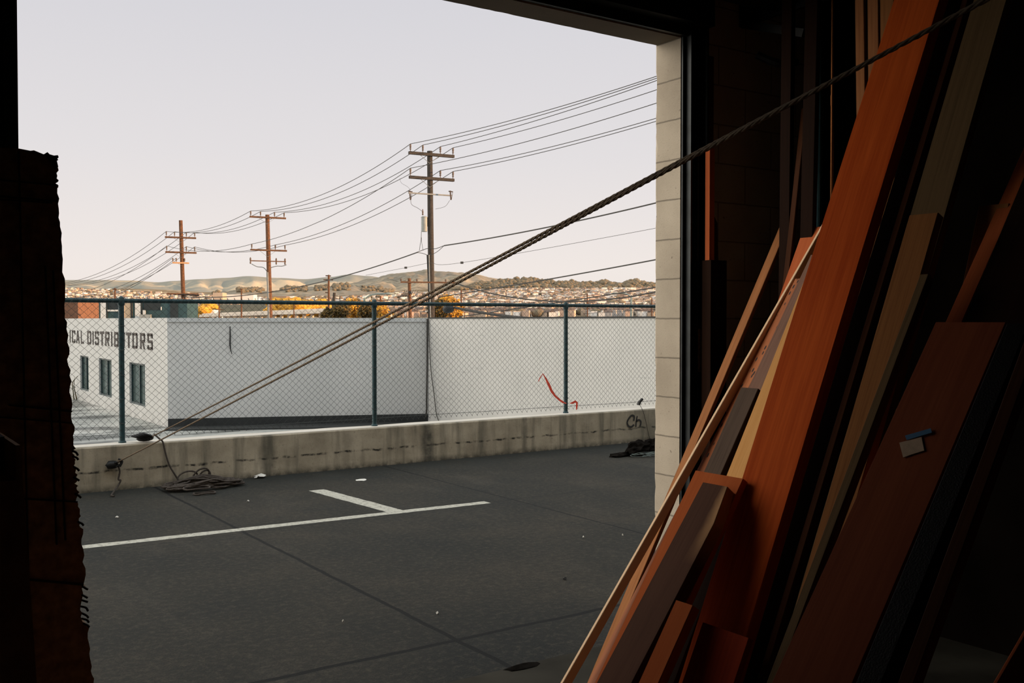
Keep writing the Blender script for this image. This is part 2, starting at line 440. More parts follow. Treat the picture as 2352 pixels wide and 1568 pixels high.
# yard paving
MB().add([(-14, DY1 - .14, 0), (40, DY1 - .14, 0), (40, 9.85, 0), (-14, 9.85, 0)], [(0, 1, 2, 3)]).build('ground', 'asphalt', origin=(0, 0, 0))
struct(bpy.data.objects['ground'], 'dark stained asphalt yard with saw-cut joints and a worn white line', 'ground')
f_ = MB().box((WX0, WYB, -.2), (WX1, DY1 - .13, .0015)).build('floor', 'floor_concrete'); struct(f_, 'dark concrete floor inside the doorway', 'floor')
# doorway wall with its opening: right side, left side and head, edges slightly chipped
def ragged(z):
    k = mnoise.noise(Vector((z * 9, 2.2, 0))); q = mnoise.noise(Vector((z * 31, 7.7, 0)))
    return max(0, k - .12) * .022 + max(0, q - .25) * .012
def front_wall():
    m = MB()
    N = 90
    rows = [DZ * i / N for i in range(N + 1)]
    # right jamb face strip with chipped outer arris
    def strip(pts_a, pts_b):
        b = len(m.v); n = len(pts_a); m.v.extend(pts_a + pts_b)
        for i in range(n - 1): m.f.append((b + i, b + i + 1, b + n + i + 1, b + n + i)); m.mi.append(0)
    inner = [Vector((DX1, DY0, z)) for z in rows]
    o1 = [Vector((DX1, DY1 - .012 - ragged(z), z)) for z in rows]
    o2 = [Vector((DX1 + .008 + ragged(z + 20), DY1, z)) for z in rows]
    far = [Vector((DX1 + .6, DY1, z)) for z in rows]
    inn2 = [Vector((DX1 + .6, DY0, z)) for z in rows]
    for a, b in ((inner, o1), (o1, o2), (o2, far), (inn2, inner)): strip(a, b)
    # head soffit with chipped edge
    xs = [DX0 + (DX1 + .008 - DX0) * i / N for i in range(N + 1)]
    h0 = [Vector((x, DY0, DZ)) for x in xs]
    h1 = [Vector((x, DY1 - .012 - ragged(x + 50), DZ)) for x in xs]
    h2 = [Vector((x, DY1, DZ + .010 + ragged(x + 70))) for x in xs]
    h3 = [Vector((x, DY1, DZ + .5)) for x in xs]
    h4 = [Vector((x, DY0, DZ + .5)) for x in xs]
    for a, b in ((h0, h1), (h1, h2), (h2, h3), (h4, h0)): strip(a, b)
    # solid masses
    m.box((DX1 + .6, DY0, 0), (46, DY1, WTOP)); m.box((-12, DY0, 0), (DX0, DY1, WTOP))
    m.box((DX0, DY0, DZ + .5), (DX1 + .6, DY1, WTOP)); m.box((DX1 + .008, DY0, DZ), (DX1 + .6, DY1, DZ + .5))
    return m
o = front_wall().build('wall_front', 'painted_block', origin=(0, 0, 0)); struct(o, 'cream painted concrete block wall around the open doorway', 'wall')
o = MB().box((WX1, WYB, 0), (WX1 + .2, DY0, CEIL)).build('wall_right', 'shaded_wall'); struct(o)
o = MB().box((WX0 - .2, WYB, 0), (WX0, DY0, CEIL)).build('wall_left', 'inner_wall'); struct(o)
o = MB().box((WX0 - .2, WYB - .2, 0), (WX1 + .2, WYB, CEIL)).build('wall_back', 'inner_wall'); struct(o)
o = MB().box((WX0 - .2, WYB - .2, CEIL), (WX1 + .2, DY0, CEIL + .2)).build('ceiling', 'ceiling_dark'); struct(o)
# roof over the long warehouse whose shade fills the yard
o = MB().box((-12, -6, WTOP), (46, DY1 + .05, WTOP + .25)).build('trim_1', 'exterior_stucco'); struct(o)
# low concrete wall at the yard's far side
YW0, YW1, YWZ = 9.80, 10.0, .43
def yard_wall():
    m = MB(); xs = [-9 + .25 * i for i in range(133)]
    pr = [(YW0, 0), (YW0, YWZ - .018), (YW0 + .02, YWZ), (YW1, YWZ), (YW1, -1.2)]
    n = len(pr)
    for x in xs:
        for j, (y, z) in enumerate(pr):
            k = .004 * mnoise.noise(Vector((x * 1.7, j, 3)))
            m.v.append(Vector((x, y + k * (j < 3), z + k * (0 < j < 4))))
    for i in range(len(xs) - 1):
        for j in range(n - 1):
            a = i * n + j; m.f.append((a, a + n, a + n + 1, a + 1)); m.mi.append(0)
    return m
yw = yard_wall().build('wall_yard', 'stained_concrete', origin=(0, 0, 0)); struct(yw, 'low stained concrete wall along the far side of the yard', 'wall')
# spray-painted letters on the wall
def stroke(m, pts, w, y, n=6):
    pts = bez([Vector((p[0], y, p[1])) for p in pts], n)
    for i in range(len(pts)):
        a = pts[max(i - 1, 0)]; b = pts[min(i + 1, len(pts) - 1)]; d = (b - a).normalized(); q = Vector((-d.z, 0, d.x)) * w / 2
        m.v += [pts[i] - q, pts[i] + q]
    b0 = len(m.v) - 2 * len(pts)
    for i in range(len(pts) - 1): m.f.append((b0 + 2 * i, b0 + 2 * i + 1, b0 + 2 * i + 3, b0 + 2 * i + 2)); m.mi.append(0)
def wpt(x, y): p = on_y(x, y, YW0); return (p.x, p.z)
g = MB()
stroke(g, [wpt(*p) for p in ((1455, 966), (1456, 956), (1450, 954), (1443, 962), (1440, 970), (1443, 978), (1449, 980), (1456, 975))], .026, YW0 - .006)
stroke(g, [wpt(*p) for p in ((1463, 955), (1461, 967), (1460, 980))], .022, YW0 - .006)
stroke(g, [wpt(*p) for p in ((1461, 968), (1466, 964), (1471, 967), (1471, 974), (1469, 979))], .024, YW0 - .006)
g.build('graffiti', 'graffiti_paint', yw, recalc=False)['label'] = 'black spray-painted letters Ch'

# ================================================================ FENCE
FY = 9.93
RAILZ = CAM.z + .185
fence = empty('chain_link_fence', (6, FY, YWZ), 'dark teal chain-link fence standing on top of the low concrete wall', 'fence')
P0, PS = 2.325, 2.674
for k in range(-1, 5):
    x = P0 + PS * k
    m = MB().cyl((x, FY, YWZ - .002), (x, FY, RAILZ + .03), .026, 14)
    m.lathe((x, FY, RAILZ - .045), [(.03, 0), (.034, .02), (.034, .05), (.026, .075), (.010, .088)], 14)
    m.lathe((x, FY, YWZ - .002), [(.036, 0), (.036, .012), (.027, .022)], 14)
    p = m.build('post', 'fence_steel', fence, smooth=False)
    for z in (.62, .85, 1.08, 1.32, 1.55):
        MB().tube([(x + .03 * math.cos(a), FY + .03 * math.sin(a), z + .004 * math.sin(a)) for a in [2 * PI * i / 10 for i in range(11)]], .0025, 4, False).build('tie_wire', 'chain_wire', p)
FX0, FX1 = P0 - PS, P0 + PS * 4
MB().cyl((FX0 - .2, FY, RAILZ), (FX1 + .2, FY, RAILZ), .0215, 14).build('top_rail', 'fence_steel', fence)
MB().tube([(FX0 + i * .12, FY - .006, YWZ + .085 + .006 * mnoise.noise(Vector((i * .13, 1, 1)))) for i in range(int((FX1 - FX0) / .12) + 1)], .0026, 5).build('tension_wire', 'chain_wire', fence)
D = .0718; H = .034
zb, zt = YWZ + .055, RAILZ + .032
nz = int((zt - zb) / H)
m = MB()
for i in range(int((FX1 - FX0) / (D / 2)) + 1):
    x0 = FX0 + i * D / 2
    pts = []
    for j in range(nz + 1):
        s_ = (j % 2) if i % 2 == 0 else 1 - (j % 2)
        sag = .010 * mnoise.noise(Vector((x0 * 1.1, j * .08, 5)))
        pts.append((x0 + s_ * D / 2 + sag, FY - .030 + .004 * (1 if s_ else -1) + .012 * mnoise.noise(Vector((x0 * .6, j * .04, 9))), zb + j * H + .5 * sag))
    # barbed ends
    pts.insert(0, (pts[0][0] + .006, pts[0][1], pts[0][2] - .012)); pts.append((pts[-1][0] - .006, pts[-1][1], pts[-1][2] + .014))
    m.tube(pts, .0021, 3, False)
m.build('chain_mesh', 'chain_wire', fence, recalc=False)
# red ribbon caught in the mesh
def ribbon(m, pts, ws, nrm=Vector((0, 1, 0))):
    pts = [Vector(p) for p in pts]; b = len(m.v)
    for i, p in enumerate(pts):
        d = (pts[min(i + 1, len(pts) - 1)] - pts[max(i - 1, 0)]).normalized(); q = d.cross(nrm).normalized()
        w = ws[i] / 2
        m.v += [p - q * w + nrm * .001, p + q * w + nrm * .001, p + q * w - nrm * .001, p - q * w - nrm * .001]
    for i in range(len(pts) - 1):
        for k in range(4): m.f.append((b + 4 * i + k, b + 4 * i + (k + 1) % 4, b + 4 * i + 4 + (k + 1) % 4, b + 4 * i + 4 + k)); m.mi.append(0)
    m.f += [(b + 3, b + 2, b + 1, b), tuple(b + 4 * (len(pts) - 1) + k for k in range(4))]; m.mi += [0, 0]
RY = FY - .05
rb = MB()
R1 = [on_y(x, y, RY) for x, y in ((1237, 876), (1240, 868), (1247, 858), (1254, 870), (1261, 884), (1267, 898), (1275, 909), (1285, 918), (1294, 924))]
ribbon(rb, R1, [.008, .012, .012, .022, .036, .034, .026, .024, .026])
rb.tube([R1[-1], on_y(1297, 925, RY - .005), on_y(1300, 926, RY)], .008, 6)
tag(rb.build('ribbon', 'red_ribbon', recalc=True), 'long torn red ribbon tied low on the fence post', 'ribbon')
rb = MB()
R2 = [on_y(x, y, RY) for x, y in ((1309, 926), (1315, 925), (1321, 922), (1325, 924), (1325, 932), (1324, 941))]
ribbon(rb, R2, [.008, .026, .03, .028, .03, .012])
tag(rb.build('ribbon', 'red_ribbon'), 'short scrap of red ribbon just past the fence post', 'ribbon')

# ================================================================ ROPES
def rope_strand(m, a, b, r, turns, sag=0, n=160, strands=3, drop=None):
    a, b = Vector(a), Vector(b); d = (b - a); L = d.length; d.normalize()
    x = d.cross(ZU).normalized(); y = x.cross(d)
    for s_ in range(strands):
        pts = []
        for i in range(n + 1):
            t = i / n; an = 2 * PI * (turns * t + s_ / strands)
            pts.append(a.lerp(b, t) - ZU * sag * 4 * t * (1 - t) + (x * math.cos(an) + y * math.sin(an)) * r * .5)
        m.tube(pts, r * .56, 6)
A1 = on_y(268, 1062, YW0 - .03); A2 = on_y(346, 1004, 9.86) ; A2.z = max(A2.z, YWZ + .04)
E1 = at(2150, 37, 2.30); E2 = at(2155, 40, 2.29)
def beyond(a, e, y): d = (e - a); return a + d * ((y - a.y) / d.y)
B1 = beyond(A1, E1, -2.9); B2 = beyond(A2, E2, -2.9)
def rope(label, A, B, r, sag, knot, tail, coil=None, name='rope'):
    e = empty(name, A, label, 'rope')
    m = MB(); rope_strand(m, A, B, r, 130, sag, n=640); m.build('cord', 'rope_fibre', e, recalc=False, smooth=True)
    k = MB(); knot(k); k.build('knot', 'black_iron', e, smooth=True)
    t = MB(); t.tube(bez(tail, 8), .0085, 8); t.build('loose_end', 'rope_dark', e, smooth=True)
    if coil: coil(e)
    return e
def knot1(k):
    c = on_y(257, 1067, YW0 - .035)
    k.blob(c, .045, 2, .35, 1.6, 3, (1.35, .7, .85))
    k.tube(bez([c + Vector((.02, -.03, .02)), c + Vector((.07, -.03, .03)), c + Vector((.075, -.01, .0)), c + Vector((.03, -.02, -.02))], 6), .010, 8)
    k.tube(bez([c + Vector((.05, -.035, .055)), c + Vector((.085, -.035, .03)), c + Vector((.065, -.03, -.02))], 6), .009, 8)
    k.cyl(c, c + Vector((0, .045, 0)), .022, 10)
tail1 = [on_y(270, 1065, YW0 - .035), on_y(275, 1082, YW0 - .03), on_y(272, 1100, YW0 - .03), on_y(277, 1103, YW0 - .035), on_y(271, 1115, YW0 - .05), on_z(262, 1128, .02), on_z(256, 1137, .012), on_z(262, 1139, .010)]
rope('taut brown rope tied to the iron lump on the wall face', A1, B1, .0066, .025, knot1, tail1)
def knot2(k):
    c = Vector((A2.x - .02, 9.865, YWZ + .042))
    for i in range(5):
        k.tube(bez([c + Vector((-.10 + .02 * i + .05 * math.cos(a), .04 * math.sin(a) - .01 * i, -.028 + .05 * max(0, math.sin(a * .5)) + .006 * i)) for a in [PI * 2 * q / 9 for q in range(10)]], 4), .0105, 8)
    k.blob(c + Vector((-.03, .01, -.012)), .05, 2, .3, 1.6, 5, (1.7, .9, .55))
T2 = [A2 + Vector((.03, -.01, .03)), on_y(367, 1008, YW0 - .005) , on_y(374, 1015, YW0 - .015), on_y(380, 1040, YW0 - .015), on_y(389, 1068, YW0 - .02), on_y(402, 1090, YW0 - .03), on_z(412, 1106, .03)]
def coil2(e):
    c = on_z(462, 1120, .0)
    rnd = random.Random(4); m = MB(); pts = []
    for i in range(230):
        a = i * .42; r = .16 + .17 * rnd.random()
        pts.append(c + Vector((0.02 + r * 1.2 * math.cos(a), -.03 + r * .55 * math.sin(a), .012 + .085 * (i / 230) * (1 - .7 * abs(math.cos(a))) + .016 * rnd.random())))
    m.tube(bez(pts, 4), .0085, 6)
    # two loops standing proud against the wall
    for (px, py, rx, rz, tilt) in ((431, 1092, .095, .055, .35), (462, 1088, .075, .07, -.3), (470, 1091, .055, .06, .3)):
        q = on_y(px, py, YW0 - .09)
        m.tube(bez([q + Vector((rx * math.cos(a) + .02 * math.sin(a), .05 * math.sin(a) * tilt, rz * math.sin(a) - .015)) for a in [2 * PI * i / 12 for i in range(13)]], 4), .0085, 6)
    for (px, py, rx, ry) in ((470, 1132, .10, .05), (452, 1120, .12, .09)):
        q = on_z(px, py, .05 if py < 1130 else .012)
        m.tube(bez([q + Vector((rx * math.cos(a), ry * math.sin(a), .004 * math.sin(3 * a))) for a in [2 * PI * i / 12 for i in range(13)]], 4), .0085, 6)
    m.build('coil', 'rope_dark', e, smooth=True, recalc=False)
rope('taut brown rope snagged on top of the wall, spare length coiled below', A2, B2, .0066, .02, knot2, T2, coil2)

# dark clamp and thin cord on the wall at the far right of the fence
c0 = on_y(1469, 924, FY - .05)
e = empty('cable_hook', c0, 'small black hook on the fence bottom with a thin cord hanging down', 'hook')
m = MB(); m.beam(c0 + Vector((-.02, 0, -.03)), c0 + Vector((.0, 0, .01)), .035, .03); m.beam(c0 + Vector((-.01, 0, .0)), c0 + Vector((.05, 0, .045)), .03, .025)
m.build('hook', 'black_iron', e)
MB().tube(bez([c0 + Vector((-.005, -.01, -.03)), on_y(1477, 944, YW0 - .01), on_y(1484, 970, YW0 - .012), on_y(1488, 990, YW0 - .012), on_y(1493, 1009, YW0 - .012)], 8), .0035, 6).build('cord', 'cable', e)
# dark heap at the wall foot beside the jamb
c1 = on_z(1475, 1046, 0)
m = MB(); m.blob(c1 + Vector((-.02, .04, .075)), .115, 3, .6, 2.6, 8, (1.6, .8, .85)); m.blob(c1 + Vector((.24, .06, .08)), .10, 3, .6, 2.6, 9, (1.5, .8, .95)); m.blob(c1 + Vector((-.28, .08, .02)), .07, 2, .6, 2.6, 13, (2.0, .8, .5))
m.blob(c1 + Vector((.1, .05, .11)), .05, 2, .5, 2.4, 11, (1.5, .8, .6))
o = m.build('bundled_rags', 'soot_black', smooth=False); tag(o, 'dark crumpled heap against the wall foot below the black letters', 'heap')
m = MB(); rnd = random.Random(5)
for i in range(9):
    q = c1 + Vector((.05 + .12 * rnd.uniform(-1, 1), -.10 + .05 * rnd.uniform(-1, 1), .012 + .03 * rnd.random()))
    a0 = rnd.random() * 6; rx = rnd.uniform(.10, .2); ry = rnd.uniform(.04, .07)
    m.tube(bez([q + Vector((rx * math.cos(a0 + a), ry * math.sin(a0 + a), .008 * math.sin(2 * a))) for a in [.55 * k for k in range(10)]], 3), .0026, 5)
tag(m.build('wire_tangle', 'lamp_metal', recalc=False), 'tangle of pale wire on the asphalt in front of the dark heap', 'wire')
# litter on the yard
def scrap(name, x, y, r, label, matn='paper', seed=1, h=.01):
    p = on_z(x, y, 0); m = MB(); n = 9; rnd = random.Random(seed)
    ring = [Vector((p.x + r * rnd.uniform(.5, 1) * math.cos(2 * PI * k / n), p.y + r * .8 * rnd.uniform(.5, 1) * math.sin(2 * PI * k / n), .003 + h * rnd.random())) for k in range(n)]
    top = Vector((p.x, p.y, .004 + h * 1.4))
    m.v = [top] + ring + [q - ZU * .0025 for q in ring]
    for k in range(n):
        j = (k + 1) % n; m.f += [(0, 1 + k, 1 + j), (1 + k, 1 + n + k, 1 + n + j, 1 + j)]
    m.f.append(tuple(1 + n + k for k in reversed(range(n)))); m.mi = [0] * len(m.f)
    return tag(m.build(name, matn), label, 'litter')
scrap('paper_scrap', 600, 1097, .085, 'crumpled white paper scrap at the wall foot right of the rope coil', seed=3, h=.03)
scrap('paper_scrap', 590, 1098, .045, 'smaller pale paper scrap beside the crumpled one at the wall foot', seed=8, h=.02)
scrap('plaster_lump', 829, 1103, .075, 'flat white plaster splash on the asphalt near the wall', seed=5, h=.006)
scrap('paper_scrap', 269, 1189, .016, 'white paper fleck on the asphalt below the iron lump', seed=6)
scrap('paper_scrap', 570, 1152, .016, 'tiny white fleck on the asphalt in front of the rope coil', seed=7)
scrap('paper_scrap', 1005, 1410, .012, 'white fleck between the two saw cuts near the doorway', seed=9)
scrap('paper_scrap', 788, 1429, .007, 'tiny white fleck left of the diagonal saw cut near the doorway', seed=10)
scrap('dark_chip', 1297, 1331, .02, 'small dark chip on the asphalt left of the thin pale strip', 'black_iron', seed=11)
scrap('paper_scrap', 1430, 1230, .009, 'pale fleck on the asphalt beside the block jamb', seed=12)
scrap('paper_scrap', 1340, 1235, .009, 'pale fleck in the middle of the asphalt left of the block jamb', seed=13)
p = on_z(1200, 1531, 0); m = MB().blob(p + Vector((0, 0, .001)), .07, 2, .5, 2, 4, (1.4, .6, .10)); tag(m.build('debris', 'soot_black'), 'dark smear of debris at the end of the diagonal saw cut', 'litter')

# ================================================================ WHITE NEIGHBOURING BUILDING
LZ = -1.0
C1 = at(386, 980, 24.0); C1.z = 0
C2 = at(983, 968, 25.3); C2.z = 0
TOPZ = CAM.z + .055
BX = C1.x                                  # the facade runs straight out in Y
bld = empty('warehouse_building', (C1.x + 5, C1.y + 4, LZ), 'low white building with black lettering beyond the chain-link fence', 'building')
def wall_solid(mb, a, b, th, z0, z1, inward):
    a, b = Vector(a), Vector(b); off = Vector(inward) * th
    mb.prism([(a.x, a.y, z0), (b.x, b.y, z0), (b.x, b.y, z1), (a.x, a.y, z1)], off)
# facade with recessed window openings
WINS = []
for (xa, xb, ya, yb) in ((184, 203, 816, 900), (227, 256, 824, 914), (297, 333, 836, 936)):
    p, q = on_x(xa, ya, BX), on_x(xb, ya, BX); WINS.append((q.y, p.y))
wz1 = CAM.z - 1.14; wz0 = CAM.z - 2.25
fy0, fy1 = C1.y, 62.0
m = MB()
ys = [fy0]
for a, b in sorted(WINS): ys += [a, b]
ys.append(fy1)
for i in range(0, len(ys), 2): m.box((BX, ys[i], LZ - .3), (BX + .25, ys[i + 1], TOPZ))
for a, b in WINS: m.box((BX, a, LZ - .3), (BX + .25, b, wz0)); m.box((BX, a, wz1), (BX + .25, b, TOPZ))
m.build('facade_wall', 'white_stucco', bld)
for i, (a, b) in enumerate(sorted(WINS)):
    fr = MB(); t = .05; x0, x1 = BX + .05, BX + .13
    fr.box((x0, a, wz0), (x1, a + t, wz1)); fr.box((x0, b - t, wz0), (x1, b, wz1)); fr.box((x0, a + t, wz0), (x1, b - t, wz0 + t)); fr.box((x0, a + t, wz1 - t), (x1, b - t, wz1))
    mid = a + (b - a) * .47; fr.box((x0, mid - .03, wz0 + t), (x1, mid + .03, wz1 - t))
    f = fr.build('window', 'window_frame_dark', bld)
    MB().box((BX + .085, a + t, wz0 + t), (BX + .095, b - t, wz1 - t)).build('pane', 'window_glass', f)
    MB().box((BX + .16, mid + .10, wz0 + t), (BX + .18, b - .12, wz1 - t)).build('blind', 'curtain_teal' if i != 1 else 'curtain_tan', f)
    MB().box((BX + .24, a - .05, wz0 - .05), (BX + .25, b + .05, wz1 + .05)).build('backing', 'louvre_dark', f)
# end wall facing the yard and wing coming back towards it
dA = (C2 - C1).normalized(); nA = Vector((-dA.y, dA.x, 0))
m = MB(); wall_solid(m, C1 + Vector((.002, 0, 0)), C2 + dA * .1, .25, LZ - .3, TOPZ - .10, nA); m.build('end_wall', 'white_stucco', bld)
m = MB(); wall_solid(m, C1 - nA * .03 , C2 - nA * .03, .30, TOPZ - .10, TOPZ, nA); m.build('coping', 'coping', bld)
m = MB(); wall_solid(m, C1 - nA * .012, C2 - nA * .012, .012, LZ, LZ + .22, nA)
m.prism([C1 - nA * .7 + ZU * (LZ + .002), C2 - nA * 1.2 + ZU * (LZ + .002), C2 + ZU * (LZ + .002), C1 + ZU * (LZ + .002)], ZU * .03)  # flat black sheet stands for shade on the lot below the flashing
m.build('tar_flashing_shade', 'black_tar', bld)
wy0 = 11.2
m = MB().box((C2.x, wy0, LZ - .3), (C2.x + .25, C2.y + .05, TOPZ - .015)); m.build('wing_wall', 'white_stucco', bld)
m = MB().box((C2.x - .02, wy0, TOPZ - .015), (C2.x + .27, C2.y - .1, TOPZ + .015)); m.build('wing_coping', 'black_tar', bld)
# roof deck, sunk behind the parapet
zr = TOPZ - .55
m = MB().prism([(BX + .25, C1.y + .3, zr), (C2.x + .2, C2.y + .3, zr), (C2.x + .2, fy1, zr), (BX + .25, fy1, zr)], ZU * .05); m.box((C2.x + .25, wy0, zr), (C2.x + 16, fy1, zr + .05))
m.build('roof', 'grey_trim', bld)
# downpipe-like stain bracket on the end wall and loose cables in the corner
pa = C1.lerp(C2, (529 - 386) / 597.0) ;
def onA(x, y):                       # point on the end wall plane
    d = ray(x, y); t = (C1 - CAM).dot(nA) / d.dot(nA); return CAM + d * t
m = MB().tube([onA(528.5, 749) - nA * .03, onA(529, 770) - nA * .03, onA(528.5, 790) - nA * .03, onA(530, 803) - nA * .03, onA(533, 813) - nA * .03], [.012, .018, .020, .012, .008], 8)
m.build('rusty_bracket', 'black_iron', bld)
m = MB().tube([onA(981, 732) - nA * .03, onA(981, 830) - nA * .03, onA(979.5, 925) - nA * .03, onA(980, 935) - nA * .03, onA(978, 958) - nA * .03], .018, 6); m.build('conduit', 'cable', bld)
m = MB().tube(bez([on_x(985, 731, C2.x - .03), on_x(986, 780, C2.x - .04), on_x(990, 850, C2.x - .05), on_x(997, 905, C2.x - .05), on_x(1002, 948, C2.x - .05), on_x(1008, 968, C2.x - .03)], 8), .010, 6)
m.build('cable', 'cable', bld)
# lettering painted on the facade: strokes in a 1 x 1 cell, (x0, y0, x1, y1)
G = {'I': [(.36, 0, .64, 1)],
     'C': [(0, .06, .24, .94), (.06, 0, .94, .17), (.06, .83, .94, 1), (.76, .70, 1, .94), (.76, .06, 1, .30)],
     'A': ['/', '\\', (.28, .22, .72, .38)],
     'L': [(0, 0, .26, 1), (.26, 0, 1, .17)],
     'D': [(0, 0, .24, 1), (.24, 0, .88, .17), (.24, .83, .88, 1), (.76, .08, 1, .92)],
     'S': [(0, .56, .24, .94), (.06, .83, .94, 1), (.76, .70, 1, .94), (.06, .42, .94, .58), (.76, .06, 1, .46), (.06, 0, .94, .17), (0, .06, .24, .28)],
     'T': [(0, .83, 1, 1), (.36, 0, .64, .83)],
     'R': [(0, 0, .24, 1), (.24, .83, .92, 1), (.76, .5, 1, .94), (.24, .42, .92, .58), 'k'],
     'B': [(0, 0, .24, 1), (.24, .83, .92, 1), (.76, .54, 1, .94), (.24, .42, .92, .58), (.76, .06, 1, .46), (.24, 0, .92, .17)],
     'U': [(0, .06, .24, 1), (.76, .06, 1, 1), (.06, 0, .94, .17)],
     'O': [(0, .06, .24, .94), (.76, .06, 1, .94), (.06, 0, .94, .17), (.06, .83, .94, 1)]}
SIGN = [('I', 158.5, 164.5), ('C', 166, 173), ('A', 175.2, 183), ('L', 186, 192.6), ('D', 201, 209.5), ('I', 210.5, 217.5), ('S', 218.8, 227), ('T', 230, 239.4), ('R', 242, 251.5),
        ('I', 253, 261), ('B', 262.7, 272), ('U', 276, 286.5), ('T', 290.3, 301.6), ('O', 304.6, 316), ('R', 322.4, 333.4), ('S', 339, 351)]
sz1, sz0 = CAM.z - .335, CAM.z - .755
for ch, xa, xb in SIGN:
    m = MB()
    ya, yb = on_x(xa, 760, BX).y, on_x(xb, 760, BX).y
    P = lambda u, v, off=.012: Vector((BX - off, ya + (yb - ya) * u, sz0 + (sz1 - sz0) * v))
    for st in G[ch]:
        if st == '/': quad = [P(0, 0), P(.24, 0), P(.60, 1), P(.40, 1)]
        elif st == '\\': quad = [P(.76, 0), P(1, 0), P(.60, 1), P(.40, 1)]
        elif st == 'k': quad = [P(.72, 0), P(1.0, 0), P(.66, .44), P(.38, .44)]
        else: x0, y0, x1, y1 = st; quad = [P(x0, y0), P(x1, y0), P(x1, y1), P(x0, y1)]
        m.prism(quad, Vector((.010, 0, 0)))
    m.build('letter', 'sign_paint', bld)['label'] = 'black painted capital %s' % ch
# lower pale lot behind the fence
o = MB().add([(-25, YW1, LZ), (BX + 12, YW1, LZ), (BX + 12, 40, LZ), (BX, 62, LZ), (-25, 62, LZ)], [(0, 1, 2, 3, 4)]).build('ground_lot', 'wet_pale_pavement', origin=(0, 0, 0)); struct(o, 'pale wet pavement beyond the fence', 'ground')
# weeds at the facade foot, far left
e = MB(); rnd = random.Random(3); b = on_z(170, 912, LZ)
for i in range(14):
    q = b + Vector((rnd.uniform(-.3, .3), rnd.uniform(-1.2, 1.2), 0)); h = rnd.uniform(.3, 1.0)
    e.tube([q, q + Vector((rnd.uniform(-.1, .1), rnd.uniform(-.1, .1), h * .6)), q + Vector((rnd.uniform(-.25, .25), rnd.uniform(-.25, .25), h))], [.02, .014, .004], 5)
tag(e.build('weed_clump', 'leaf_dark'), 'thin dark weeds at the foot of the lettered facade', 'plant')

# ================================================================ LEANING TIMBER
BOARDS = []
def board(label, matn, L0, L1, v, R=None, w=None, th=.03, top=None, zmax=3.9, foot=True, name='timber_board', v1=None, cham=None, bow=0.0, group=None, floor=0.0):
    """a plank whose left long edge runs through two sighted points in the plane Y = v, wide face turned to the doorway"""
    p0 = on_y(*L0, v); p1 = on_y(*L1, v if v1 is None else v1)
    d = (p1 - p0).normalized()
    if d.z < 0: d = -d
    ax = Vector((0, -1, 0)); ax = (ax - d * ax.dot(d)).normalized()
    nb = ax.cross(d)                                       # points to the back
    if nb.dot(p0 - CAM) < 0: nb = -nb
    if w is None:
        lo, hi = .004, .8
        for _ in range(40):
            w = (lo + hi) / 2
            a, b = proj(p0 + ax * w), proj(p1 + ax * w)
            x = a[0] + (b[0] - a[0]) * (R[1] - a[1]) / (b[1] - a[1])
            if x < R[0]: lo = w
            else: hi = w
    # extent along d, measured from p0
    zlow = floor + max(0, -(nb.z) * th) + max(0, -ax.z * w) + .002
    s0 = (zlow - p0.z) / d.z if foot else 0
    if top is not None:
        a, b = proj(p0), proj(p1); q = None
        lo, hi = -2.0, 8.0
        for _ in range(50):
            mid = (lo + hi) / 2
            if proj(p0 + d * mid)[1] > top: lo = mid
            else: hi = mid
        s1 = lo
    else:
        s1 = (zmax - p0.z) / d.z
        lim = WX1 - .02 - th
        if (p0 + d * s1).x > lim: s1 = (lim - p0.x) / d.x
    base = p0 + d * s0; Ln = s1 - s0
    n = max(2, int(Ln / .12))
    m = MB(); rings = []
    c = .0018
    prof = [(c, 0), (w - c, 0), (w, c), (w, th - c), (w - c, th), (c, th), (0, th - c), (0, c)]
    for i in range(n + 1):
        z = Ln * i / n
        yb_ = bow * math.sin(PI * min(1, max(0, (z / Ln)))) + .0025 * mnoise.noise(Vector((z * .8, v * 7, 1)))
        for k, (x, y) in enumerate(prof):
            xx = x
            if cham and x > w * .5 and i == n: xx = x - cham
            m.v.append(Vector((xx, y + yb_, z)))
    if cham:
        pass
    K = len(prof)
    for i in range(n):
        for k in range(K): m.f.append((i * K + k, i * K + (k + 1) % K, (i + 1) * K + (k + 1) % K, (i + 1) * K + k)); m.mi.append(0)
    m.f += [tuple(reversed(range(K))), tuple(n * K + k for k in range(K))]; m.mi += [0, 0]
    me = bpy.data.meshes.new(name); me.from_pydata(m.v, [], m.f); me.update(); me.materials.append(MATS[matn])
    import bmesh
    bm = bmesh.new(); bm.from_mesh(me); bmesh.ops.recalc_face_normals(bm, faces=bm.faces); bm.to_mesh(me); bm.free()
    ob = bpy.data.objects.new(name, me); COL.objects.link(ob)
    M = Matrix((ax, nb, d)).transposed().to_4x4(); M.translation = base
    ob.matrix_world = M
    tag(ob, label, 'board', group)
    BOARDS.append((label, v, v - w, base.x, base.x + d.x * Ln, math.degrees(math.asin(d.z)), w, Ln, base.z + d.z * Ln))
    ob['_w'] = 0.0; del ob['_w']
    return ob, base, d, ax, nb, w, th

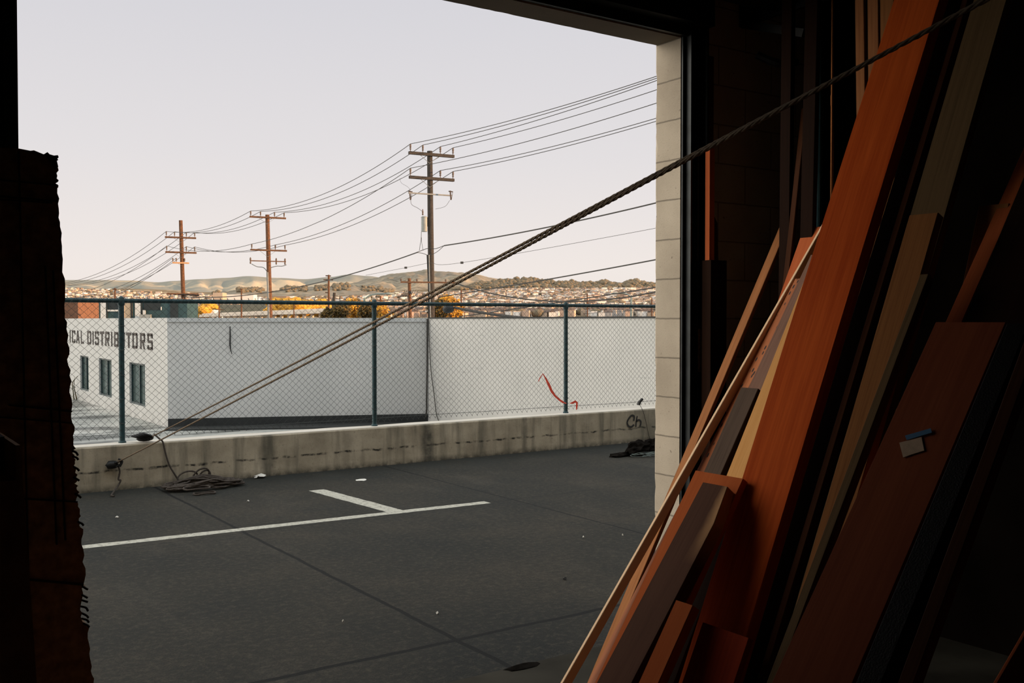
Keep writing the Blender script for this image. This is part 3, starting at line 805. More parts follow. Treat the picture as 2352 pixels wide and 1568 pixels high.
board('narrow brown board farthest left, fading into the dark behind the pale strip', 'timber_brown', (1348, 1568), (1787, 527), 3.35, R=(1500, 1255), th=.022, zmax=2.1)
board('broad tan board end rising above the pale strip, below the steel pipe', 'timber_salmon', (1784, 696), (1844, 527), 3.05, w=.13, th=.02, top=524)
board('pale bright-edged strip of wood, longest and thinnest of the leaning pieces', 'timber_pale', (1286, 1568), (1924, 451), 2.86, w=.0135, th=.040, zmax=2.5, name='timber_strip')
board('orange board edge dotted with dark nail holes between the pale strip and a grey-brown board', 'timber_spotted', (1694, 897), (1785, 720), 2.84, w=.05, th=.02, top=640)
board('grey-brown rough board behind the short charcoal block-ended board', 'timber_greybrown', (1720, 888), (1850, 610), 2.78, w=.13, th=.025, top=585)
board('short charcoal board with a squared thick end, right of the pale strip', 'timber_charcoal', (1618, 1078), (1702, 889), 2.62, R=(1741, 893), th=.05, top=889)
board('golden yellow board with a bright left edge against the big red plank', 'timber_yellow', (1672, 1082), (1921, 457), 2.42, R=(1782, 922), th=.03, top=440)
board('flat salmon-orange board with a clean square top, under the dark walnut slab', 'timber_orange', (1399, 1497), (1597, 1080), 2.27, R=(1711, 1091), th=.025, top=1080)
board('dark walnut slab with knots and a pale sapwood streak at its chipped top corner', 'timber_walnut', (1369, 1568), (1614, 1107), 2.18, R=(1646, 1190), th=.045, top=1107, cham=.02, name='timber_slab')
board('short orange offcut low between the walnut slab and the big red plank', 'timber_orange', (1440, 1625), (1552, 1377), 1.84, R=(1595, 1382), th=.03, top=1377, name='timber_offcut')
board('big red-orange plank, widest lit board crossing the whole height of the pile', 'timber_red', (1560, 1568), (2048, 30), 2.1, R=(1919, 800), th=.045, bow=-.012, name='timber_plank')
board('dark red board laid over the lower part of the big red plank', 'timber_dark_red', (1565, 1568), (1613, 1428), 2.02, R=(1708, 1500), th=.022, top=1428, name='timber_offcut')  # short dark red board covers the plank's lower end
board('very narrow dark brown lath in the shadow right of the big red plank', 'timber_deep', (1964, 815), (2203, 22), 1.86, w=.022, th=.03, name='timber_strip')
board('tall grey-olive board behind the grained brown one, beside the narrow lath', 'timber_grey', (2091, 492), (2232, 15), 1.78, R=(2171, 492), th=.03)
board('brown board with swirling grain and a square top below the grey-olive board', 'timber_mid', (1970, 900), (2088, 494), 1.70, R=(2152, 496), th=.03, top=494)
board('slim weathered grey board standing between the grained brown board and the wide panel', 'timber_grey', (1824, 1400), (2113, 630), 1.60, R=(1950, 1120), th=.03, top=630)
pan = board('wide dark red-brown panel with a paper tag taped to its face', 'timber_panel', (1773, 1564), (2149, 740), 1.50, R=(2139, 1143), th=.03, top=740, name='wide_board')
board('tall reddish square-edged batten rising behind the wide tagged panel', 'timber_salmon', (2171, 740), (2324, 400), 1.565, R=(2209, 740), th=.035)
board('dim brown board end to the left of the reddish batten', 'timber_mid', (2213, 640), (2248, 473), 1.62, w=.09, th=.03, top=473, foot=True)
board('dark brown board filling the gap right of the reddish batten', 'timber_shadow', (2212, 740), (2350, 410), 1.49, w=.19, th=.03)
board('dark board in wrinkled black plastic film with small glints, right of the wide panel', 'plastic_black', (2120, 1200), (2312, 742), 1.20, w=.05, th=.04, top=742, name='wrapped_board')
board('dull olive-brown board leaning right of the plastic-wrapped one', 'timber_deep', (2061, 1568), (2327, 850), 1.10, R=(2098, 1568), th=.03)
board('dark board with a lit orange edge in the bottom right corner', 'timber_salmon', (2272, 1580), (2352, 1443), .92, w=.008, th=.12, zmax=1.5)
board('near-black board added to stand for the shade right of the big red plank', 'timber_shadow', (1700, 1568), (2160, 60), 1.96, w=.15, th=.03, zmax=3.8)  # added board, its near-black colour stands for shade beside the plank
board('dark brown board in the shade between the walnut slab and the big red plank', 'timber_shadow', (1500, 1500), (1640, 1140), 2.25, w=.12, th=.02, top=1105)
# upright stock behind the pile
board('narrow upright orange board, leftmost of three standing behind the red plank', 'timber_brown', (1967, 308), (1963, 0), 2.75, R=(1984, 60), th=.02, foot=True)
board('upright brown board, middle of three standing behind the red plank', 'timber_brown', (1994, 200), (1992, 0), 2.66, R=(2017, 60), th=.02)
board('upright brown board, rightmost of three standing behind the red plank', 'timber_mid', (2022, 120), (2021, 0), 2.57, R=(2052, 20), th=.02)
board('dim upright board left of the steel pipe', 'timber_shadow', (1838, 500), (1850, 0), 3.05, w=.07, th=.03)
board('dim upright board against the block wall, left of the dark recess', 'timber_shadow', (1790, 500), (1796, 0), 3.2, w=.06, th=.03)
board('dim sloping board low in the dark recess right of the block wall', 'timber_deep', (1770, 900), (1824, 400), 3.12, w=.03, th=.02, zmax=2.6)
def beyond_pt(x, y, v): return on_y(x, y, v)
# paper tag with blue tape on the wide panel
ob, base, d, ax, nb, w, th = pan
def on_panel(x, y, off=.0):
    r_ = ray(x, y); t = (base - CAM).dot(nb) / r_.dot(nb); return CAM + r_ * t - nb * off
o = MB().prism([on_panel(*p, .0035) for p in ((2067, 1018), (2118, 1005), (2124, 1036), (2095, 1045), (2076, 1052))], nb * .0015).build('paper_tag', 'tag_paper'); tag(o, 'small cream paper tag stuck on the wide red-brown panel', 'tag')
o = MB().prism([on_panel(*p, .0055) for p in ((2081, 1003), (2140, 986), (2143, 996), (2085, 1013))], nb * .0012).build('tape_strip', 'blue_tape'); tag(o, 'blue masking tape holding the paper tag on the panel', 'tape')

# ================================================================ DOOR HARDWARE, PIPES
door = empty('roll_up_door', (2.1, DY0 - .2, DZ), 'black steel roll-up door housing and tracks framing the opening', 'door')
def track(x0, x1, flip):
    m = MB().box((x0, DY0 - .012, 0), (x1, DY0 - .001, DZ + .35))
    a = x1 if not flip else x0
    m.box((a - .006, DY0 - .075, 0), (a + .006, DY0 - .002, DZ + .3))
    m.box((x0 + .02, DY0 - .05, 0), (x0 + .03, DY0 - .01, DZ + .2)); m.box((x1 - .045, DY0 - .05, 0), (x1 - .035, DY0 - .01, DZ + .2))
    t = m.build('guide_track', 'track_steel', door)
    b = MB()
    for z in (.3, .9, 1.5, 2.1, 2.7): b.lathe(((x0 + x1) / 2, DY0 - .012, z), [(.014, 0), (.014, .006), (.006, .010)], 6, Vector((0, -1, 0)))
    b.build('bolt', 'black_iron', t)
track(DX1 + .004, DX1 + .118, False); track(DX0 - .118, DX0 - .004, True)
m = MB().box((DX0 - .2, DY0 - .10, DZ + .055), (DX1 + .14, DY0 - .005, DZ + .20)); m.box((DX0 - .1, DY0 - .03, DZ + .005), (DX1 + .118, DY0 - .005, DZ + .055)); m.build('head_angle', 'track_steel', door)
m = MB(); cx, cz = DY0 - .30, DZ + .42
ring = [(cx + .29 * math.cos(a), cz + .29 * math.sin(a)) for a in [2 * PI * k / 24 for k in range(24)]]
m.prism([(DX0 - .15, y, z) for y, z in ring], (DX1 + .55 - DX0, 0, 0)); m.build('coil_drum', 'housing_steel', door)
m = MB(); m.box((DX1 + .42, DY0 - .62, DZ + .12), (DX1 + .44, DY0 - .002, DZ + .75)); m.beam((DX1 + .40, DY0 - .05, DZ + .12), (DX1 + .40, DY0 - .45, DZ - .02), .03, .04); m.build('end_bracket', 'black_iron', door)
m = MB().tube(bez([(DX1 + .43, DY0 - .12, DZ - .05), (DX1 + .50, DY0 - .2, DZ - .10), (DX1 + .62, DY0 - .22, DZ - .08)], 6), .02, 8); m.build('crank', 'black_iron', door)
# timber post and strip beside the track
o = MB().box((DX1 + .124, DY0 - .05, 0), (DX1 + .185, DY0 - .002, 2.95)).build('door_post', 'timber_deep'); tag(o, 'dark upright post fixed beside the right door track', 'post')
y_ = DY0 - .0525
o = MB().prism([on_y(1604, 755, y_), on_y(1616, 755, y_), on_y(1616, 854, y_), on_y(1604, 854, y_)], (0, .002, 0)).build('worn_sticker', 'sticker'); tag(o, 'worn brown paper sticker on the post beside the door track', 'sticker')
a = on_y(1627, 340, 3.58); b = on_y(1637, 598, 3.58)
o = MB().box((a.x, 3.57, b.z), (b.x, 3.60, a.z)).build('timber_lath', 'timber_salmon'); tag(o, 'thin orange-red lath upright against the block wall beside the door', 'lath')
o = MB().box((a.x - .01, 3.55, 0), (b.x + .07, 3.61, b.z)).build('timber_stud', 'timber_shadow'); tag(o, 'dark stud standing under the thin orange-red lath', 'stud')
o = MB().prism([(b.x + .03, 3.63, 0), (b.x + .10, 3.63, 0), (b.x + .10, 3.63, 1.75), (b.x + .085, 3.63, 2.1), (b.x + .05, 3.63, 2.15), (b.x + .03, 3.63, 2.15)], (0, .03, 0)).build('timber_board', 'timber_deep'); tag(o, 'dark board with a cut corner behind the orange-red lath', 'board')
def pipe(name, x, y0, y1, v, r, matn, label, z0=0):
    p = on_y(x, (y0 + y1) / 2, v)
    m = MB().cyl((p.x, v, z0), (p.x, v, CEIL - .01), r, 14)
    for z in (1.1, 2.6): m.cyl((p.x, v, z), (p.x, v, z + .05), r * 1.18, 14)
    return tag(m.build(name, matn, smooth=False), label, 'pipe')
pipe('steel_pipe', 1878, 300, 520, 3.25, .024, 'blue_pipe', 'upright blue-grey steel pipe behind the leaning timber')
pipe('copper_conduit', 1913, 0, 170, 3.0, .008, 'copper', 'thin shiny copper conduit right of the blue-grey pipe')

# ================================================================ BUNDLE AND CARTON LEFT OF THE DOORWAY
BV = 2.2
def left_bundle():
    e = empty('wrapped_bundle', (on_y(213, 1568, BV).x - .3, BV, 0), 'tall dark brown wrapped bundle with a ragged right edge, left of the doorway', 'bundle')
    edge = [(133, 362), (130, 372), (133, 385), (134, 410), (131, 425), (135, 432), (138, 480), (139, 520), (143, 580), (146, 640), (150, 700), (153, 740), (157, 800), (160, 850), (163, 900), (167, 960), (171, 1000), (173, 1030), (169, 1040), (175, 1060), (171, 1075), (178, 1095), (175, 1110),
            (181, 1130), (178, 1150), (185, 1175), (181, 1195), (189, 1215), (190, 1260), (195, 1320), (196, 1345), (190, 1350), (187, 1400), (191, 1430), (203, 1440), (208, 1490), (211, 1530), (215, 1568)]
    pts = [on_y(x, y, BV) for x, y in edge]
    rnd = random.Random(11); rag = []
    for i in range(len(pts) - 1):
        for k in range(4):
            q = pts[i].lerp(pts[i + 1], k / 4); q.x += rnd.uniform(-.0035, .0025); rag.append(q)
    last = pts[-1]; d = (pts[-1] - pts[8]).normalized()
    foot = last + d * ((0.004 - last.z) / d.z)
    rag += [last, foot]
    tl = on_y(0, 339, BV)
    left = tl.x - .30
    topz = [on_y(x, y, BV) for x, y in ((0, 339), (44, 341), (70, 346), (78, 345), (100, 354), (108, 351), (115, 357))]
    poly = [Vector((left + .03, BV, .004))] + [Vector((left, BV, tl.z))] + topz + rag
    MB().prism(poly, (0, .34, 0)).build('wrapping', 'burlap', e)
    # torn flap on the top corner
    f = MB(); ps = [on_y(x, y, BV - .012) for x, y in ((104, 352), (109, 349), (114, 354), (124, 357), (133, 356), (135, 361), (130, 366), (134, 383), (128, 388), (120, 372), (112, 362))]
    f.prism(ps, (0, .02, 0)); f.build('torn_flap', 'burlap_dark', e)
    # straps and creases
    def band(x0, y0, x1, y1, wpx, nm='strap'):
        a, b = on_y(x0, y0, BV - .004), on_y(x1, y1, BV - .004)
        MB().beam(a, b, .004 if False else wpx * .00092, .006, Vector((0, 1, 0))).build(nm, 'burlap_dark', e)
    band(43, 346, 70, 1545, 3); band(0, 413, 132, 425, 3); band(0, 450, 133, 462, 3); band(0, 458, 120, 466, 2)
    band(104, 610, 130, 1250, 3); band(122, 620, 150, 1240, 3); band(20, 930, 165, 945, 3); band(0, 958, 166, 972, 2); band(50, 1145, 178, 1152, 3); band(60, 1330, 190, 1342, 4)
    # loose threads along the edge
    for (x, y) in ((190, 1352), (189, 1372), (190, 1385), (190, 1400), (191, 1415), (192, 1428), (193, 1438), (167, 1042), (168, 1055), (170, 1078), (170, 1102), (174, 1140), (180, 1205)):
        a = on_y(x - 4, y - 8, BV + .006); b = on_y(x + 7, y - 3 + rnd.uniform(-2, 2), BV - .01); c = on_y(x + 12, y + rnd.uniform(-3, 4), BV - .012)
        MB().tube(bez([a, b, c], 5), [.0026] * 11 if False else .0024, 5).build('loose_thread', 'burlap_dark', e)
    return e
left_bundle()
CV = 1.62
e = empty('carton', (on_y(60, 1400, CV).x - .25, CV, 0), 'brown carton with a dark hand hole standing in front of the wrapped bundle', 'carton')
tr = on_y(47, 1022, CV); br = on_y(83, 1544, CV); d = (br - tr); bot = br + d * ((.004 - br.z) / d.z)
lx = on_y(-160, 1300, CV).x
hx1 = on_y(37, 1060, CV).x; hz1 = on_y(20, 1022, CV).z; hz0 = on_y(20, 1104, CV).z
k = lambda z: tr.x + (bot.x - tr.x) * (tr.z - z) / (tr.z - bot.z)
m = MB()
def slab(pl): m.prism(pl, (0, .30, 0))
slab([(lx, CV, .004), (bot.x, CV, .004), (k(hz0), CV, hz0), (lx, CV, hz0)])
slab([(hx1, CV, hz0), (k(hz0), CV, hz0), (tr.x, CV, tr.z), (hx1, CV, tr.z)])
m.build('box', 'carton', e)
MB().box((lx + .01, CV + .12, hz0 - .001), (hx1 + .001, CV + .30, hz1)).build('box_inside', 'louvre_dark', e)

# ================================================================ UTILITY POLES
ST = -1.9                                   # street level beyond the building
def pole(label, xt, yt, xb, yb, f, r, arms, matn, lit=None, armdir=None, extra=None, sink=ST):
    """arms: (y of arm at the shaft, x left, x right, pin xs, pin height px, thickness px, kind)"""
    top = at(xt, yt, f); low = at(xb, yb, f); d = (low - top).normalized()
    base = top + d * ((sink - top.z) / d.z)
    e = empty('utility_pole', base, label, 'utility pole')
    n = 12
    m = MB().tube([base.lerp(top, i / n) for i in range(n + 1)], [r * (1.12 - .25 * i / n) for i in range(n + 1)], 12)
    m.build('shaft', matn, e, smooth=False)
    ad = (RT * .88 + FW * .475).normalized() if armdir is None else armdir
    px = f / FPX; pins_out = []
    for (ya, xl, xr, pins, ph, tp, kind) in arms:
        c = at(xt + (xb - xt) * (ya - yt) / (yb - yt), ya, f)
        xc = proj(c)[0]
        def along(x):                       # point on the arm line seen at column x
            k = (x - 1176) / FPX; q = c - CAM
            s = (k * q.dot(FP) - q.dot(RT)) / (ad.dot(RT) - k * ad.dot(FP)); return c + ad * s
        pl, pr = along(xl), along(xr); off = -FW * (r + .03)
        arm = MB().beam(pl + off, pr + off, tp * px, tp * px * .85).build('crossarm', 'conduit_grey' if kind == 'steel' else ('arm_sunlit' if kind == 'bright' else ('pole_wood_dark' if matn == 'pole_wood_dark' else 'arm_wood')), e)
        tops = []
        for x in pins:
            q = along(x) + off; h = ph * px
            if kind == 'cutout':
                MB().lathe(q - ZU * h * .55, [(.03, 0), (.05, h * .1), (.05, h * .35), (.03, h * .5), (.055, h * .6), (.055, h * .95), (.02, h * 1.15)], 8).build('fuse_cutout', 'insulator', arm)
            else:
                MB().lathe(q, [(.02, 0), (.02, h * .35), (.05, h * .4), (.035, h * .55), (.05, h * .7), (.045, h * .95), (.015, h)], 8).build('insulator', 'insulator', arm)
            tops.append(q + ZU * h)
        if kind in ('wood', 'bright'):
            b = MB(); 
            for s in (-1, 1):
                L = (pr - pl).length * .24
                b.beam(c + off + ad * s * L, c + off - ZU * L * .75, .03, .012)
            b.build('brace', 'conduit_grey', arm)
        pins_out.append(tops)
    return e, pins_out, top, base
def wire(label, a, b, sag, r=.016, cat='wire', n=28, name='power_line'):
    a, b = Vector(a), Vector(b)
    pts = [a.lerp(b, i / n) - ZU * sag * 4 * (i / n) * (1 - i / n) for i in range(n + 1)]
    return tag(MB().tube(pts, r, 5, False).build(name, 'cable', recalc=False), label, cat)

F3, F2, F1 = 50, 62, 73
p3, pins3, top3, base3 = pole('tall dark utility pole carrying a grey transformer, nearest of the row', 987, 347, 991, 700, F3, .155,
    [(356, 940, 1043, (943.5, 972, 1012, 1041), 20, 7.5, 'wood'), (411, 941, 1043, (943.5, 1012, 1041), 20, 7.5, 'wood'), (447, 939, 1038, (), 0, 3.5, 'steel')], 'pole_wood_dark')
p2, pins2, top2, base2 = pole('orange-lit utility pole with two crossarms and a steel conduit, middle of the row', 614, 493, 620.5, 725, F2, .145,
    [(500, 575, 658, (577.5, 600, 632, 654), 13, 4.5, 'wood'), (575, 577, 660, (580, 634, 656), 13, 4.5, 'wood'), (600, 577, 658, (577, 636, 656), 13, 2.6, 'cutout')], 'pole_wood')
p1, pins1, top1, base1 = pole('orange-lit utility pole with a stubby bright third crossarm, farthest left of the row', 415, 506, 421, 683, F1, .155,
    [(546, 381, 452, (384, 403, 430, 449), 13, 4.5, 'wood'), (580, 382, 453, (385, 430, 449), 14, 4.5, 'wood'), (604, 398, 436, (399, 407, 426), 11, 4.0, 'bright'), (674.5, 385, 457, (), 0, 3.5, 'wood')], 'pole_wood')
# hardware on the near pole
px3 = F3 / FPX
t = empty('x', (0, 0, 0), 'x', 'x'); bpy.data.objects.remove(t)
c = at(974.5, 532, F3 - .1)
m = MB().lathe(c, [(.145, 0), (.155, .03), (.155, .68), (.165, .70), (.165, .73), (.10, .77)], 16)
tr_ = m.build('transformer', 'transformer_grey', p3)
MB().lathe(at(971, 494, F3 - .1), [(.03, 0), (.045, .05), (.03, .10), (.045, .15), (.03, .22), (.02, .30)], 8).build('bushing', 'insulator', tr_)
MB().box(tuple(at(981, 520, F3) + Vector((-.05, -.06, 0))), tuple(at(984, 500, F3) + Vector((.06, .06, 0)))).build('bracket', 'conduit_grey', tr_)
for x in (942, 1035):
    q = at(x, 447, F3 - .2)
    m = MB(); m.beam(q - ZU * .26 + RT * .02, q + ZU * .20 - RT * .02, .07, .07); m.beam(q + ZU * .17 - RT * .10, q + ZU * .14 + RT * .12, .04, .05); m.beam(q - ZU * .22 + RT * .05, q + ZU * .12 + RT * .10, .02, .02)
    m.build('fuse_cutout', 'insulator', p3)
m = MB()
m.tube(bez([at(972, 487, F3 - .1), at(960, 478, F3), at(946, 470, F3), at(943, 458, F3)], 6), .010, 5)
m.tube(bez([at(1033, 460, F3), at(1022, 474, F3), at(1000, 480, F3)], 6), .008, 5)
m.tube(bez([at(968, 531, F3 - .1), at(967, 550, F3), at(963, 575, F3)], 6), .012, 5); m.tube(bez([at(968, 545, F3 - .1), at(969, 560, F3), at(972, 575, F3)], 6), .010, 5)
m.tube(bez([at(918, 409, F3), at(922, 420, F3), at(935, 428, F3), at(943, 436, F3)], 6), .006, 5)
m.build('jumper_wire', 'cable', p3)
m = MB().tube([at(985.5, 585, F3 - .22), at(986.5, 640, F3 - .22), at(988, 700, F3 - .22), at(989, 735, F3 - .22)], .035, 8); m.build('riser_conduit', 'conduit_grey', p3)
m = MB().tube([at(982, 585, F3 - .14), at(985, 655, F3 - .14), at(985, 735, F3 - .14)], .05, 8); m.build('riser_pipe', 'pole_wood_dark', p3)
# conduit and loops on the middle pole
m = MB().tube([at(614, 625, F2 - .12), at(615.5, 660, F2 - .14), at(617, 725, F2 - .14), at(617.5, 740, F2 - .14)], .07, 8); m.build('riser_conduit', 'conduit_grey', p2)
m = MB().tube(bez([at(578, 606, F2), at(590, 612, F2), at(604, 614, F2), at(611, 620, F2), at(614, 626, F2)], 6), .025, 6); m.tube(bez([at(658, 608, F2), at(648, 611, F2), at(636, 611, F2), at(624, 614, F2), at(617, 618, F2)], 6), .025, 6)
m.build('cable_loop', 'conduit_grey', p2)
m = MB().tube([at(385 + 6 * i, 673.6 + .35 * i + (.9 if i % 2 else 0), F1 - .25) for i in range(13)], .07, 6); m.build('cable_bundle', 'pole_wood_dark', p1)
# next pole of the row, beyond the right jamb, and the one behind the bundle: same kind
def copy_tree(o, off, label):
    def rec(q, par):
        c = q.copy(); COL.objects.link(c)
        if par is None: c.location = Vector(q.location) + off
        else: c.parent = par
        for ch in q.children: rec(ch, c)
        return c
    return rec(o, None)
F4 = 35; off4 = at(1790, 112, F4) - top3
p4 = copy_tree(p3, off4, ''); p4['label'] = 'utility pole of the same row standing past the right door jamb'
F0 = 92; off0 = at(-70, 560, F0) - top1
p0 = copy_tree(p1, off0, ''); p0['label'] = 'utility pole of the same row standing past the wrapped bundle'
arm_n = ('upper', 'lower')
pos = ['outer left', 'inner left', 'inner right', 'outer right']
for i, (a, b) in enumerate(zip(pins3[0], pins2[0])): wire('upper wire from the near pole to the middle pole, %s insulator' % pos[i], a, b, .75)
pos3 = ['outer left', 'inner right', 'outer right']
for i, (a, b) in enumerate(zip(pins3[1], pins2[1])): wire('lower wire from the near pole to the middle pole, %s insulator' % pos3[i], a, b, .55)
for i, (a, b) in enumerate(zip(pins2[0], pins1[0])): wire('upper wire from the middle pole to the farthest left pole, %s insulator' % pos[i], a, b, .5)
for i, (a, b) in enumerate(zip(pins2[1], pins1[1])): wire('lower wire from the middle pole to the farthest left pole, %s insulator' % pos3[i], a, b, .42)
for i, a in enumerate(pins3[0]): wire('upper wire running from the near pole to the door jamb, %s insulator' % pos[i], a, a + off4 + ZU * (-.14, .10, .50, .36)[i], .30)
for i, a in enumerate(pins3[1]): wire('lower wire running from the near pole to the door jamb, %s insulator' % pos3[i], a, a + off4 + ZU * (.10, .08, .25)[i], .30)
for i, a in enumerate(pins1[0]): wire('upper wire dropping left from the farthest left pole, %s insulator' % pos[i], a, a + off0, 3.4)
for i, a in enumerate(pins1[1]): wire('lower wire dropping left from the farthest left pole, %s insulator' % pos3[i], a, a + off0, 3.4)
for i, a in enumerate(pins1[2][:2]): wire('lowest wire dropping left from the bright stubby crossarm, %s' % ('outer pin', 'inner pin')[i], a, a + off0, 3.4)
# telephone cables
q3 = at(986, 577, F3 - .2)
wire('thick telephone cable sagging from the farthest left pole up to the near pole', at(421, 681, F1 - .2), at(960, 579, F3 - .3), .75, .030)
m = MB().tube(bez([at(957, 579.5, F3 - .3), at(966, 576, F3 - .25), at(984, 570, F3 - .2), at(1000, 571, F3 - .3), at(1020, 564, F3 - .4)], 6), .016, 5)
m.tube(bez([at(958, 579.5, F3 - .3), at(972, 582, F3 - .2), at(986, 586, F3 - .2), at(1004, 578, F3 - .3), at(1020, 564, F3 - .4)], 6), .014, 5)
m.build('cable_loop', 'cable', p3)
wire('thick telephone cable from the near pole up to the door jamb', at(1020, 564, F3 - .4), at(1790, 392, F4), .22, .030)
wire('cable from the near pole foot rising right to the door jamb', at(1007, 682, F3 - .2), at(1790, 540, F4), .10, .028)
def beads(label, pts, bd, r=.009):
    e = empty('messenger_wire', pts[0], label, 'wire')
    MB().tube(bez(pts, 10), r, 5, False).build('strand', 'cable', e, recalc=False)
    for q in bd: MB().cyl(q - RT * .07, q + RT * .07, .055, 8).build('splice_box', 'cable', e)
beads('thin wire with two small dark splice boxes passing the near pole', [at(840, 632, 56), at(932, 614.5, 53), at(985, 603.5, F3 - .2)], [at(932, 614.5, 53)])
beads('thin wire with one dark splice box running right from the near pole', [at(985, 603.5, F3 - .2), at(1061, 603, 47), at(1500, 525, 40), at(1790, 462, F4)], [at(1061, 603, 47)])

# small pole with a long arm just left of the near pole
def small_pole():
    f = 46.0
    e, pins, tp, bs = pole('short pole with a long crossarm and looped cables, left of the near pole', 940, 639, 942, 727, f, .085, [(648, 921, 1049, (921.5, 958, 1024), 8, 4.2, 'wood')], 'pole_wood', armdir=(RT * .95 + FW * .3).normalized())
    m = MB()
    for (x, s) in ((926, 1), (931, 1), (936, 1), (946, 1), (951, 1), (957, 1)):
        m.tube(bez([at(x + 4, 666, f - .1), at(x + 1, 672, f - .15), at(x - 2, 679, f - .15), at(x + 2, 681, f - .1)], 5), .012, 5)
    m.tube(bez([at(916, 686, f - .1), at(920, 680, f - .1), at(932, 678, f - .1), at(939, 683, f - .1)], 6), .016, 5)
    m.build('cable_loops', 'cable', e)
    MB().obox(at(942, 672, f - .12), RT * .05, FW * .05, ZU * .06).build('terminal_box', 'black_iron', e)
    MB().beam(at(1037, 657, f), at(1018, 678, f), .02, .02).build('guy_brace', 'cable', e)
    return pins
ps = small_pole()
wire('slack cable drooping from the long crossarm to the door jamb', at(1049, 651, 46.5), at(1790, 578, F4), 1.25, .030)
wire('cable from the long crossarm rising along the roofline to the jamb', at(1056, 727, 45), at(1790, 613, F4), .05, .024)
wire('heavy black cable sagging below the fence rail', at(1045, 706, 30), at(1790, 690, 22), .42, .042)
wire('thin cable crossing low behind the fence rail at the jamb', at(1340, 720, 40), at(1790, 690, 36), .02, .008)
wire('thin cable slanting behind the ropes left of the near pole', at(865, 717, 50), at(935, 695, 50), .0, .010)
m = MB().blob(at(1030, 709, 30), .17, 2, .3, 1.5, 3, (1.1, 1, .8)); tag(m.build('splice_case', 'black_iron', smooth=True), 'black bulging cable splice case below the fence rail beside the amber tree', 'splice case')

def slim_pole(label, x, yt, yb, f, r, arms, name='utility_pole'):
    base = at(x, yb, f); top = at(x, yt, f)
    e = empty(name, base, label, 'utility pole')
    MB().tube([base, top], [r * 1.1, r * .9], 8).build('shaft', 'pole_wood', e)
    for (y, xl, xr, th) in arms: MB().beam(at(xl, y, f), at(xr, y + .6, f), th, th).build('crossarm', 'arm_wood', e)
slim_pole('thin distant pole with two short crossarms between the middle pole and the amber bushes', 755, 631, 730, 130, .15, [(633, 748, 760, .14), (642, 743, 765, .12), (671.5, 747, 757, .12)])
slim_pole('thin distant pole left of the middle pole, rising above the fence rail', 554.5, 663, 730, 170, .13, [(663.5, 551, 557, .15)])
slim_pole('short distant pole with two crossarms below the fence rail', 503.5, 694, 730, 200, .13, [(697, 496, 511, .15), (710.5, 494, 513, .15)])
slim_pole('distant orange pole left of the fence post, above the rail', 264, 661, 700, 150, .13, [(664, 261, 268, .2)])
slim_pole('distant pale pole right of the teal rooftop unit', 449, 694, 730, 110, .10, [(708, 444, 453, .1)])
slim_pole('distant pole right of the amber tree', 1059.5, 666, 730, 110, .09, [])
slim_pole('thin distant pole on the town slope right of the last fence post', 1349, 674, 730, 130, .09, [])
slim_pole('thin distant pole on the town slope beside the door jamb', 1497, 685, 730, 130, .09, [])
slim_pole('thin orange pole in the bushes right of the middle pole', 675, 698, 730, 110, .06, [])
slim_pole('leaning dark stub pole at the edge of the amber bushes', 765, 690, 728, 60, .10, []) if False else None
a_ = at(768, 672, 60); b_ = at(763, 735, 60); tag(MB().tube([b_, a_], .09, 8).build('leaning_stub', 'pole_wood_dark'), 'dark leaning stub of a pole at the left end of the amber bushes', 'pole')
slim_pole('thin red-brown pole behind the amber bushes right of the street lamp', 874, 680, 715, 120, .13, [(689.5, 864, 886, .1)])
def lamp(label, x, yt, xe, ye, f, flip):
    b = at(x, 745, f); t = at(x, yt, f)
    e = empty('street_lamp', b, label, 'street lamp')
    MB().tube([b, t], [.10, .07], 8).build('mast', 'lamp_metal', e)
    head = at(xe, ye, f)
    mid = at(x + (xe - x) * .55, ye + .8, f)
    MB().tube(bez([t - ZU * .1, at(x + (xe - x) * .22, ye + (yt - ye) * .55, f), mid, head], 8), .05, 8).build('arm', 'lamp_metal', e)
    s = 1 if xe > x else -1
    MB().blob(head + RT * s * .22, .2, 2, .05, 1, 1, (1.6, 1, .35)).build('lamp_head', 'lamp_metal', e, smooth=True)
lamp('curved grey street lamp over the amber bushes', 838, 683, 885, 674.5, 55, 1)
lamp('street lamp on the town slope beside the door jamb', 1450, 681, 1421, 673, 70, -1)

# ================================================================ ROOFTOP UNITS AND BRICK BLOCK
def cuboid(m, x0, x1, y0, y1, f, depth):
    a, b = at(x0, y1, f), at(x1, y1, f); z1 = at(x0, y0, f).z
    m.hexa([a, b, b + FW * depth, a + FW * depth, Vector((a.x, a.y, z1)), Vector((b.x, b.y, z1)), Vector((b.x, b.y, z1)) + FW * depth, Vector((a.x, a.y, z1)) + FW * depth]); return m
UF = 46.0; UB = 745
e = empty('rooftop_unit', at(280, UB, UF), 'teal rooftop unit with a dark window and pale frame, behind the left fence post', 'rooftop unit')
cuboid(MB(), 246, 276, 692, UB, UF, 1.5).build('cabinet', 'teal_metal', e)
cuboid(MB(), 249.5, 272, 694.5, 709.5, UF - .03, .02).build('opening', 'louvre_dark', e)
for (x0, x1, mt) in ((227.5, 230, 'teal_metal'), (231, 243.5, 'grey_trim'), (243.5, 246, 'louvre_dark')): cuboid(MB(), x0, x1, 690, UB, UF - .1, .4).build('frame_post', mt, e)
cuboid(MB(), 246, 272, 711, 715, UF - .06, .05).build('sill', 'grey_trim', e)
cuboid(MB(), 282, 304, 690, UB, UF - .1, 1.2).build('side_panel', 'tan_panel', e)
cuboid(MB(), 300, 303, 690, UB, UF - .16, .05).build('drain', 'black_iron', e)
e = empty('rooftop_unit', at(370, UB, UF), 'long dark teal rooftop unit with a black opening, below the farthest left pole', 'rooftop unit')
